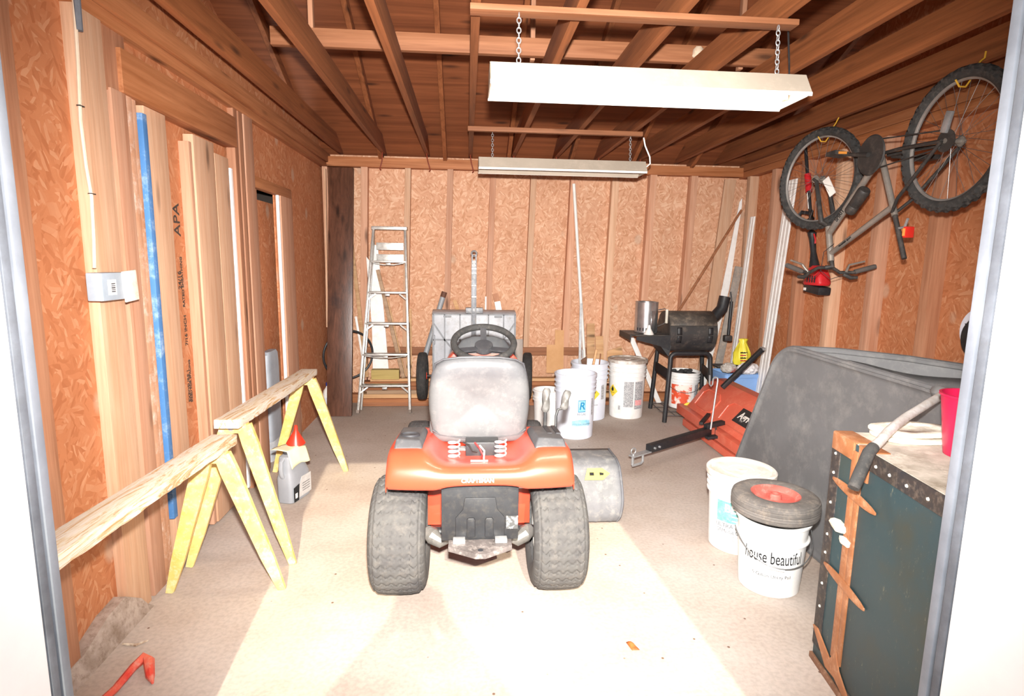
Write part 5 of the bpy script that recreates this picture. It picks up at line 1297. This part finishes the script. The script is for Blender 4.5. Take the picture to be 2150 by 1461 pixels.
for s in (-1, 1):
    bt('seat_stay', [BP(3.055, 1.745, s * .012), BP(2.98, 1.81, s * .045), hr + V((s * .06, .01, 0))], .009, BKB)
    bt('chain_stay', [BP(3.20, 2.075, s * .03), BP(3.0, 2.07, s * .05), hr + V((s * .06, .01, 0))], .010, BKB)
    bt('fork_blade', [HT0 + V((0, .01, .012)) + SP * s * .012, HT0 + SP * s * .05 + V((0, .02, .03)), HT0 + SP * s * .056 + V((0, .035, .09)) , hf + SP * s * .052 + SD * -.03 + V((0, 0, -.02)), hf + SP * s * .05], [.014, .017, .016, .012, .009], BKB)
# lettering on the tubes
def tube_text(s, size, p0, p1, f, off, r_, parent):
    x = (p1 - p0).normalized(); c = p0.lerp(p1, f); z = V((-1, -.55, 0)); z = (z - x * z.dot(x)).normalized(); y = z.cross(x)
    return text(s, size, INK, parent, basis(c + z * r_, x, y, z), bold=.0006)
tube_text('SPIRIT', .036, BP(3.652, 1.655), BP(3.225, 2.06), .28, 0, .0215, dt)
tube_text('mountain sport', .020, BP(3.612, 1.525), BP(3.075, 1.775), .30, 0, .018, tt)
# cranks
q = MB(); mt = basis(BB + V((-.062, 0, 0)), (0, 1, 0), (0, 0, 1))
q.lathe([(0, -.006), (.105, -.006), (.112, 0), (.105, .006), (.085, .006), (.08, .002), (.03, .002), (.026, .012), (0, .012)], mt, 44); cr = obj('chain_guard', q, BKB, bk)
q = MB()
for i in range(16):
    a = 2 * PI * i / 16; q.box(mt @ V((.062 * math.cos(a), .062 * math.sin(a), .0)), (.006, .03, .010), (0 + a, 0, 0))
obj('guard_slots', q, RUBBER, cr)
bt('crank_arm', [BB + V((-.08, 0, 0)), BP(3.375, 2.105, -.10)], [.014, .010], BKB)
q = MB(); q.box(BP(3.40, 2.11, -.15), (.09, .09, .026), (0, R(6), 0)); pd = obj('pedal', q, BKB, bk, bevel=.005)
q = MB(); q.box(BP(3.40, 2.11, -.15) + V((0, -.048, 0)), (.05, .006, .014)); obj('pedal_reflector', q, pm('amber', hexc('d98a3a'), rough=.4), pd)
bt('crank_arm', [BB + V((.07, 0, 0)), BP(3.06, 2.04, .09)], [.014, .010], BKB)
q = MB(); q.box(BP(3.04, 2.035, .14), (.09, .09, .026)); obj('pedal', q, BKB, bk, bevel=.005)
q = MB(); mt = basis(hr + V((-.05, 0, 0)), (0, 1, 0), (0, 0, 1))
for i, r_ in enumerate((.034, .040, .046, .053)): q.cyl(mt @ V((0, 0, -.004 + .006 * (4 - i))), mt @ V((0, 0, 0.0 + .006 * (4 - i))), r_, 24)
obj('cassette', q, BKB, bk)
q = MB(); q.tube([BB + V((-.045, 0, .085)), hr + V((-.05, 0, .05))], .004, 6); q.tube([BB + V((-.045, 0, -.08)), hr + V((-.05, .03, -.03)), hr + V((-.05, .02, .01))], .004, 6); obj('chain', q, BKB, bk)
q = MB(); q.box(hr + V((-.055, -.005, .085)), (.02, .035, .10), (R(15), 0, 0)); obj('derailleur', q, STEEL, bk, bevel=.006)
# bottle, reflector
dd_ = (BP(3.225, 2.06) - BP(3.652, 1.655)).normalized(); c0 = BP(3.652, 1.655).lerp(BP(3.225, 2.06), .42) + V((0, -.045, -.05)) + V((-.02, 0, 0))
q = MB(); mt = basis(c0, (1, 0, 0), dd_.cross(V((1, 0, 0))), dd_)
q.lathe([(0, 0), (.03, 0), (.034, .008), (.034, .05), (.031, .055), (.034, .06), (.036, .16), (.033, .172), (.030, .176), (.012, .178), (0, .178)], mt, 28); obj('water_bottle', q, BKB, bk)
q = MB(); q.box(BP(2.985, 1.63, -.0) + V((0, -.055, 0)), (.05, .022, .06)); rf_ = obj('rear_reflector', q, pm('red_reflector', hexc('d8362a'), hexc('c42a22'), rough=.25), bk, bevel=.006)
q = MB(); q.box(BP(2.985, 1.63, -.012) + V((-.015, -.055, 0)), (.004, .014, .04)); obj('reflector_label', q, pm('pale_orange', hexc('f0a050'), rough=.4), rf_)  # small pale orange block on the reflector's face
q = MB(); q.tube([BP(3.005, 1.655), BP(2.99, 1.66) + V((0, -.03, 0)), BP(2.93, 1.70, -.01)], .007, 8); obj('reflector_bracket', q, STEEL, bk)
# stem and bars
SC_ = HT1 + V((0, -.02, -.055)); bc = SC_ + SD * .045 + V((-.02, -.02, .012))
bt('stem', [HT1 + V((0, 0, .01)), SC_ + V((0, 0, .02)), bc], .016, BKB)
HB = V((.985, -.02, 0)).normalized(); HN = V((.02, .985, 0))
def hbp(x, z, f=0): return bc + HB * x + V((0, 0, z)) + HN * f
bar = bt('handlebar', [hbp(-.29, .01, -.06), hbp(-.17, -.028, -.03), hbp(-.10, -.03, 0), hbp(-.05, .0, 0), hbp(.05, .0, 0), hbp(.10, -.03, 0), hbp(.17, -.028, -.03), hbp(.29, .01, -.06)], .0115, BKB)
for s in (-1, 1):
    bt('bar_grip', [hbp(s * .18, -.024, -.033), hbp(s * .29, .011, -.06), hbp(s * .30, .014, -.063)], [.016, .016, .013], pm('worn_grip', hexc('5b544f'), hexc('474240'), rough=.8) if s < 0 else 'worn_grip', bar)
    bt('brake_lever', [hbp(s * .13, -.028, -.02), hbp(s * .16, .02, -.0), hbp(s * .25, .045, -.02)], [.010, .007, .006], BKF, bar)
    bt('shifter', [hbp(s * .12, -.04, -.01), hbp(s * .16, -.062, -.03), hbp(s * .20, -.06, -.035)], [.013, .014, .010], BKB, bar)
    bt('brake_cable', [hbp(s * .13, -.05, .02), hbp(s * .06, -.075, .03), hbp(s * .0, -.02, .05), HT1 + V((-.03, .04, .06)), HT1 + V((-.025, -.05, .11))], .0022, BKB, bar, 6)
# yellow bicycle hooks
HOOKM = pm('yellow_vinyl_hook', hexc('d8a83a'), hexc('c2922c'), rough=.5)
for nm, c in (('yellow vinyl-coated hook holding the bicycle front wheel', hf), ('yellow vinyl-coated hook holding the bicycle rear wheel near the doorway', hr)):
    x, y, z = c + V((0, 0, .266)); q = MB()
    q.tube([(x + .10, y, 2.46), (x + .098, y, 2.43), (x + .08, y, z + .10), (x + .052, y, z + .06), (x + .045, y, z + .02), (x + .02, y, z - .018), (x - .012, y, z - .018), (x - .035, y, z + .012)], .0042, 8)
    solo('wheel_hook', nm, 'hook', q, HOOKM, loc=(x, y, z - .02))

# ------------------------------------------------------------------ string trimmer on the wall behind the bicycle
st_ = thing('string_trimmer', 'black and red cordless string trimmer hanging upside down on the wall behind the bicycle', 'string trimmer', (2.64, 4.3, 1.29))
def TP(f, o=0, z=0):
    a, b_ = V((2.66, 4.49, 2.395)), V((2.62, 4.13, 1.36)); p = a.lerp(b_, f); return p + V((o, 0, z))
TRED = pm('trimmer_red', hexc('c9262c'), hexc('b01f26'), sc=6, rough=.4)
bt2 = lambda n_, pts, r_, m_, p_=None, sg=12: obj(n_, MB().tube(pts, r_, sg), m_, p_ or st_)
shf = bt2('shaft', [TP(0), TP(.86)], .0125, BLACK)
bt2('red_collar', [TP(.24), TP(.37)], .024, TRED, shf)
q = MB(); a = TP(.40); q.tube([TP(.38, -.0135), TP(.50, -.0135)], .004, 6); obj('shaft_lettering', q, TEXTW, shf)
bt2('loop_handle', [TP(.535), TP(.55) + V((-.05, -.09, .02)), TP(.58) + V((-.06, -.12, 0)), TP(.60) + V((-.05, .05, -.01)), TP(.57) + V((-.05, .11, .0)), TP(.54) + V((-.03, .07, .02)), TP(.535)], .014, BLACK)
q = MB(); q.ringloft([[TP(f) + V((.03 * math.cos(a), .034 * math.sin(a), 0)) * k for a in [2 * PI * j / 16 for j in range(16)]] if False else [TP(f) + V((.03 * k * math.cos(a), -0 + .030 * k * math.sin(a), 0)) for a in [2 * PI * j / 16 for j in range(16)]] for f, k in ((.66, .5), (.68, 1.1), (.72, .8), (.82, .7), (.86, .9), (.93, 1.3))]); gp = obj('rear_grip', q, BLACK, st_)
q = MB(); q.tube([TP(.69) + V((-.01, -.04, 0)), TP(.72) + V((-.01, -.055, -.01)), TP(.76) + V((-.01, -.045, 0))], .006, 6); obj('trigger', q, TRED, gp)
q = MB(); rr = []
for z, hx, hy in ((1.445, .03, .04), (1.42, .05, .07), (1.37, .06, .10), (1.315, .062, .115), (1.30, .055, .108)):
    rr.append([V((2.615 + hx * math.copysign(abs(math.cos(a)) ** .6, math.cos(a)), 4.10 + hy * math.copysign(abs(math.sin(a)) ** .6, math.sin(a)), z)) for a in [2 * PI * j / 28 for j in range(28)]])
q.ringloft(rr); mhd = obj('motor_housing', q, TRED, st_)
q = MB(); q.box((2.615, 4.09, 1.268), (.10, .20, .06), (R(6), 0, 0)); bt_ = obj('battery_pack', q, BLACK, st_, bevel=.014)
q = MB(); q.box((2.563, 4.16, 1.268), (.003, .03, .02)); obj('battery_label', q, TEXTW, bt_)
for dy in (-.05, -.02, .01, .04):
    q = MB(); q.box((2.552, 4.08 + dy, 1.345), (.006, .008, .05)); obj('cooling_slot', q, BLACK, mhd)

# ------------------------------------------------------------------ shop lights on chains
HOOD = pm('shop_light_white', hexc('b3a798'), hexc('a99d8e'), sc=3, rough=.5, dust=hexc('bdb0a0'))
TUBEM = pm('lamp_glass', hexc('f4f4f2'), rough=.25)
_e = TUBEM.node_tree.nodes['Principled BSDF']; _e.inputs['Emission Color'].default_value = (1, .97, .93, 1); _e.inputs['Emission Strength'].default_value = 32
def chain(p0, p1, n, r_, wire, parent):
    q = MB(); p0, p1 = V(p0), V(p1)
    d, s, u = frame(p1 - p0)
    L_ = (p1 - p0).length / n
    for i in range(n):
        c = p0.lerp(p1, (i + .5) / n); a = s if i % 2 else u
        q.tube([c + d * (L_ * .62 * math.cos(t)) + a * r_ * math.sin(t) for t in [2 * PI * k / 10 for k in range(10)]], wire, 5, closed=True)
    return obj('chain', q, STEEL, parent)
TUBEOFF = pm('unlit_lamp_glass', hexc('d9d9dc'), hexc('cfcfd3'), rough=.3)
def shop_light(label, x0, x1, y, z, zt, cx, group, lit=True):
    t = thing('shop_light', label, 'ceiling light', ((x0 + x1) / 2, y, z), group=group)
    prof = [(-.118, -.0), (-.06, .088), (.06, .088), (.118, .0)]
    q = MB(); inner = [(a * .965, b_ - .006) for a, b_ in prof]
    poly = prof + inner[::-1]
    q.ringloft([[V((x, y + a, z + b_)) for a, b_ in poly] for x in (x0, x1)]); hd_ = obj('hood', q, HOOD, t)
    q = MB()
    for s in (-1, 1): q.bar((x0, y + s * .118, z), (x1, y + s * .118, z), .006, .014)
    obj('hood_rim', q, WHITE_PL, hd_)
    for x, s in ((x0, -1), (x1, 1)):
        q = MB(); q.prism([(a, b_) for a, b_ in prof], .004, basis((x, y, z), (0, 1, 0), (0, 0, 1))); obj('end_plate', q, HOOD, t)
        for o in (-.052, .052):
            q = MB(); q.box((x - s * .02, y + o, z + .045), (.022, .03, .05)); obj('lamp_socket', q, pm('ivory_socket', hexc('e0d3bf'), rough=.5) if 'ivory_socket' not in MATS else 'ivory_socket', t, bevel=.003)
    for o in (-.052, .052):
        q = MB(); q.cyl((x0 + .03, y + o, z + .035), (x1 - .03, y + o, z + .035), .0185, 16); obj('lamp_tube', q, TUBEM if lit else TUBEOFF, t)
    q = MB(); q.span(x0 + .05, x1 - .05, y - .035, y + .035, z + .06, z + .085); obj('ballast_cover', q, WHITE_PL, t, bevel=.004)
    for x in cx: chain((x, y, z + .088), (x, y + .02, zt), 11, .008, .0022, t)
    return t
shop_light('large shop light hanging on chains nearest the doorway', .085, 1.335, 2.355, 2.105, 2.40, (.20, 1.25), 'hanging shop lights')
shop_light('second shop light hanging deeper in, near the back wall', .085, 1.345, 4.44, 2.115, 2.40, (.19, 1.245), 'hanging shop lights', False)
q = MB(); q.tube([(1.345, 4.45, 2.39), (1.36, 4.45, 2.33), (1.40, 4.45, 2.25), (1.405, 4.45, 2.20), (1.375, 4.45, 2.175), (1.35, 4.445, 2.175)], .006, 8); solo('power_cord', 'white power cord drooping to the end of the rear shop light', 'cord', q, WHITE_PL)
q = MB(); q.tube([(1.33, 2.44, 2.56), (1.36, 2.5, 2.44), (1.42, 2.58, 2.34), (1.45, 2.62, 2.28), (1.46, 2.60, 2.24), (1.42, 2.52, 2.22), (1.37, 2.46, 2.215)], .004, 6); solo('power_cord', 'thin dark cord hanging at the end of the large shop light', 'cord', q, BLACK)

# dried mud nests stuck on the beam
MUD = pm('dry_mud', hexc('c9b49c'), hexc('a88f78'), sc=20, rough=.95, bmp=.5)
for nm_, c_, s_ in (('pale dried mud nest stuck on the cross beam above the large shop light', (.93, 3.335, 2.63), .032), ('second, rounder mud nest stuck on the cross beam, closer to the side wall', (1.30, 3.335, 2.62), .036)):
    q = MB(); q.blob(c_, (s_, .022, s_), 2, .25, 5); solo('mud_nest', nm_, 'nest', q, MUD)
# ------------------------------------------------------------------ left wall: cable, junction box; niche canister; bleach
CAB = pm('white_cable', hexc('dcc9b4'), hexc('cdb59c'), sc=6, rough=.5)
q = thing('wall_cable', 'white electrical cable running down the left wall stud to the grey box', 'cable', (-1.318, 2.17, 1.40))
b = MB(); b.tube([(-1.322, 2.185, 2.30), (-1.322, 2.175, 2.1), (-1.322, 2.158, 1.9), (-1.322, 2.165, 1.75), (-1.322, 2.178, 1.65), (-1.322, 2.168, 1.5), (-1.318, 2.15, 1.40)], .0065, 8); cb_ = obj('cable_sheath', b, CAB, q)
b = MB(); b.tube([(-1.316, 2.19, 2.34), (-1.316, 2.187, 2.20)], .012, 10); obj('conduit_end', b, GREY_P, q)
for y, z in ((2.176, 1.66), (2.16, 1.95)):
    b = MB(); b.box((-1.318, y, z), (.012, .026, .0025)); obj('cable_staple', b, BLACK, cb_)
jb_ = thing('junction_box', 'grey metal electrical box with bar-code sticker and skewed ivory plate on a stud', 'electrical box', (-1.33, 2.2, 1.28))
b = MB(); b.span(-1.33, -1.275, 2.115, 2.245, 1.285, 1.385); bx_ = obj('box_body', b, pm('galvanized_grey', hexc('a8b2bc'), hexc('97a2ad'), sc=9, rough=.5), jb_, bevel=.006)
b = MB(); b.span(-1.276, -1.2745, 2.145, 2.195, 1.305, 1.36); lb_ = obj('bar_code_sticker', b, TEXTW, bx_)
for i, (z, h) in enumerate(((1.315, .004), (1.322, .003), (1.328, .005), (1.336, .003), (1.343, .004))):
    b = MB(); b.span(-1.2748, -1.2738, 2.165, 2.187, z, z + h); obj('bar_code_line', b, GREYINK, lb_)
b = MB(); b.box((-1.272, 2.278, 1.333), (.008, .085, .115), (R(4), 0, 0)); cpv = obj('cover_plate', b, pm('ivory_plate', hexc('efe9df'), hexc('ded4c5'), sc=9, rough=.5, dust=hexc('b8a890')), jb_, bevel=.003)
b = MB(); b.span(-1.33, -1.277, 2.248, 2.31, 1.29, 1.37); obj('second_box', b, 'galvanized_grey', jb_, bevel=.004)

gc = thing('canister', 'tall grey plastic canister with a pale base standing in the wall niche', 'canister', (-1.398, 4.12, 0))
b = MB(); rr = []
for z, k in ((.15, .98), (.40, 1), (.70, .97), (.77, .9), (.79, .7)):
    rr.append([V((-1.398 + .036 * k * math.copysign(abs(math.cos(a)) ** .5, math.cos(a)), 4.12 + .12 * k * math.copysign(abs(math.sin(a)) ** .5, math.sin(a)), z)) for a in [2 * PI * j / 28 for j in range(28)]])
b.ringloft(rr); obj('canister_body', b, pm('grey_canister', hexc('a3a9b1'), hexc('90969e'), sc=5, rough=.5), gc)
b = MB(); b.lathe([(0, 0), (.062, 0), (.064, .01), (.064, .15), (0, .15)], M.Translation((-1.398, 4.12, 0)) @ M.Diagonal((.56, 1.8, 1, 1)), 28); obj('canister_base', b, pm('pale_base', hexc('cfd2d4'), hexc('a7abb0'), sc=12, rough=.5), gc)
bl_ = thing('bleach_bottle', 'white bleach bottle with a blue cap standing behind the dark plank', 'bottle', (-1.30, 5.38, 0))
b = MB(); b.lathe([(0, 0), (.05, 0), (.054, .01), (.054, .17), (.046, .21), (.022, .245), (.02, .26), (0, .26)], M.Translation((-1.30, 5.38, 0)), 28); bb_ = obj('bottle_body', b, WHITE_PL, bl_)
b = MB(); b.cyl((-1.30, 5.38, .255), (-1.30, 5.38, .285), .024, 18); obj('cap', b, pm('blue_cap', hexc('2b3f8f'), rough=.4), bl_)
b = MB(); b.grid(patch(.0548, -1.2, 1.2, .03, .15), 12, 2); b.bm.transform(M.Translation((-1.30, 5.38, 0))); obj('bottle_label', b, pm('printed_wrap', hexc('d8dbe6'), hexc('5c6aa8'), sc=30, lo=.55, hi=.6, rough=.5), bb_)
lean('wood_lath', 'narrow pale lath nailed up the corner beside the dark plank', 'lath', (-1.308, 5.46, .80), (-1.308, 5.57, 2.26), .03, .018, W_PALE, up=(1, 0, 0))

# hooks along the back plate
HK = pm('rust_red_hook', hexc('8a3a22'), hexc('6e2c18'), rough=.6)
for i, nm in enumerate(('first', 'second', 'third', 'fourth', 'fifth', 'sixth', 'seventh')):
    x = -.79 + .411 * i; q = MB(); s = (-1, 1, 1, -1, 1, -1, 1)[i]
    q.tube([(x, 5.60, 2.445), (x, 5.62, 2.42), (x + .01 * s, 5.66, 2.36), (x + .025 * s, 5.665, 2.31), (x + .03 * s, 5.66, 2.285), (x + .02 * s, 5.655, 2.275)], .006, 7)
    solo('hanging_hook', f'rust-red bent hook under the {nm} joist end, counted from the dark plank corner', 'hook', q, HK, group='bent hooks along the back wall plate', loc=(x, 5.66, 2.275))

# ------------------------------------------------------------------ the photographer whose shadow falls across the floor
ph = thing('person', 'person standing in the doorway with both arms raised, casting the shadow on the floor', 'person', (-.03, -.30, 0))
def skin(name, pts, edges, mat, parent, sub=2):
    me = bpy.data.meshes.new(name); me.from_pydata([W(parent).inverted() @ V(p[:3]) for p in pts], edges, []); me.update()
    o = bpy.data.objects.new(name, me); COL.objects.link(o); o.parent = parent
    md = o.modifiers.new('Skin', 'SKIN'); md.use_smooth_shade = True
    for i, p in enumerate(pts):
        r_ = p[3]; me.skin_vertices[0].data[i].radius = (r_, r_ * (p[4] if len(p) > 4 else 1))
    me.skin_vertices[0].data[0].use_root = True
    s = o.modifiers.new('Subdivision', 'SUBSURF'); s.levels = sub; s.render_levels = sub
    me.materials.append(mat); return o
bx, by = -.03, -.32
P_ = [(bx, by, .96, .15), (bx, by, 1.12, .14), (bx, by, 1.30, .16), (bx, by, 1.40, .12), (bx, by + .01, 1.47, .055), (bx, by + .03, 1.54, .075), (bx, by + .03, 1.62, .078),
      (bx - .18, by, 1.37, .065), (bx - .33, by + .08, 1.15, .05), (bx - .10, by + .17, 1.44, .035), (bx + .18, by, 1.37, .065), (bx + .33, by + .08, 1.15, .05), (bx + .10, by + .17, 1.44, .035),
      (bx - .10, by, .88, .095), (bx - .12, by + .02, .48, .065), (bx - .13, by, .08, .045), (bx - .14, by + .13, .035, .035), (bx + .10, by, .88, .095), (bx + .12, by + .02, .48, .065), (bx + .13, by, .08, .045), (bx + .14, by + .13, .035, .035)]
E_ = [(0, 1), (1, 2), (2, 3), (3, 4), (4, 5), (5, 6), (3, 7), (7, 8), (8, 9), (3, 10), (10, 11), (11, 12), (0, 13), (13, 14), (14, 15), (15, 16), (0, 17), (17, 18), (18, 19), (19, 20)]
for s, w_ in ((-1, 9), (1, 12)):
    c = V(P_[w_][:3])
    palm = len(P_); P_.append((c.x - s * .02, c.y + .03, c.z + .05, .028)); E_.append((w_, palm))
    for k, (dx, ln) in enumerate(((-.028, .060), (-.009, .072), (.010, .068), (.028, .052))):
        a = len(P_); P_.append((c.x - s * .03 + dx, c.y + .05, c.z + .085, .009)); P_.append((c.x - s * .05 + dx * .8, c.y + .06, c.z + .085 + ln * .6, .008)); E_ += [(palm, a), (a, a + 1)]
    a = len(P_); P_.append((c.x - s * .055, c.y + .04, c.z + .05, .010)); P_.append((c.x - s * .075, c.y + .045, c.z + .075, .009)); E_ += [(palm, a), (a, a + 1)]
skin('body', P_, E_, pm('skin_and_clothes', hexc('5a5148'), hexc('4c453e'), rough=.8), ph)
q = MB(); q.blob((bx, by - .0, 1.64), (.085, .095, .085), 3); obj('hair', q, pm('brown_hair', hexc('4a3526'), rough=.7), ph)
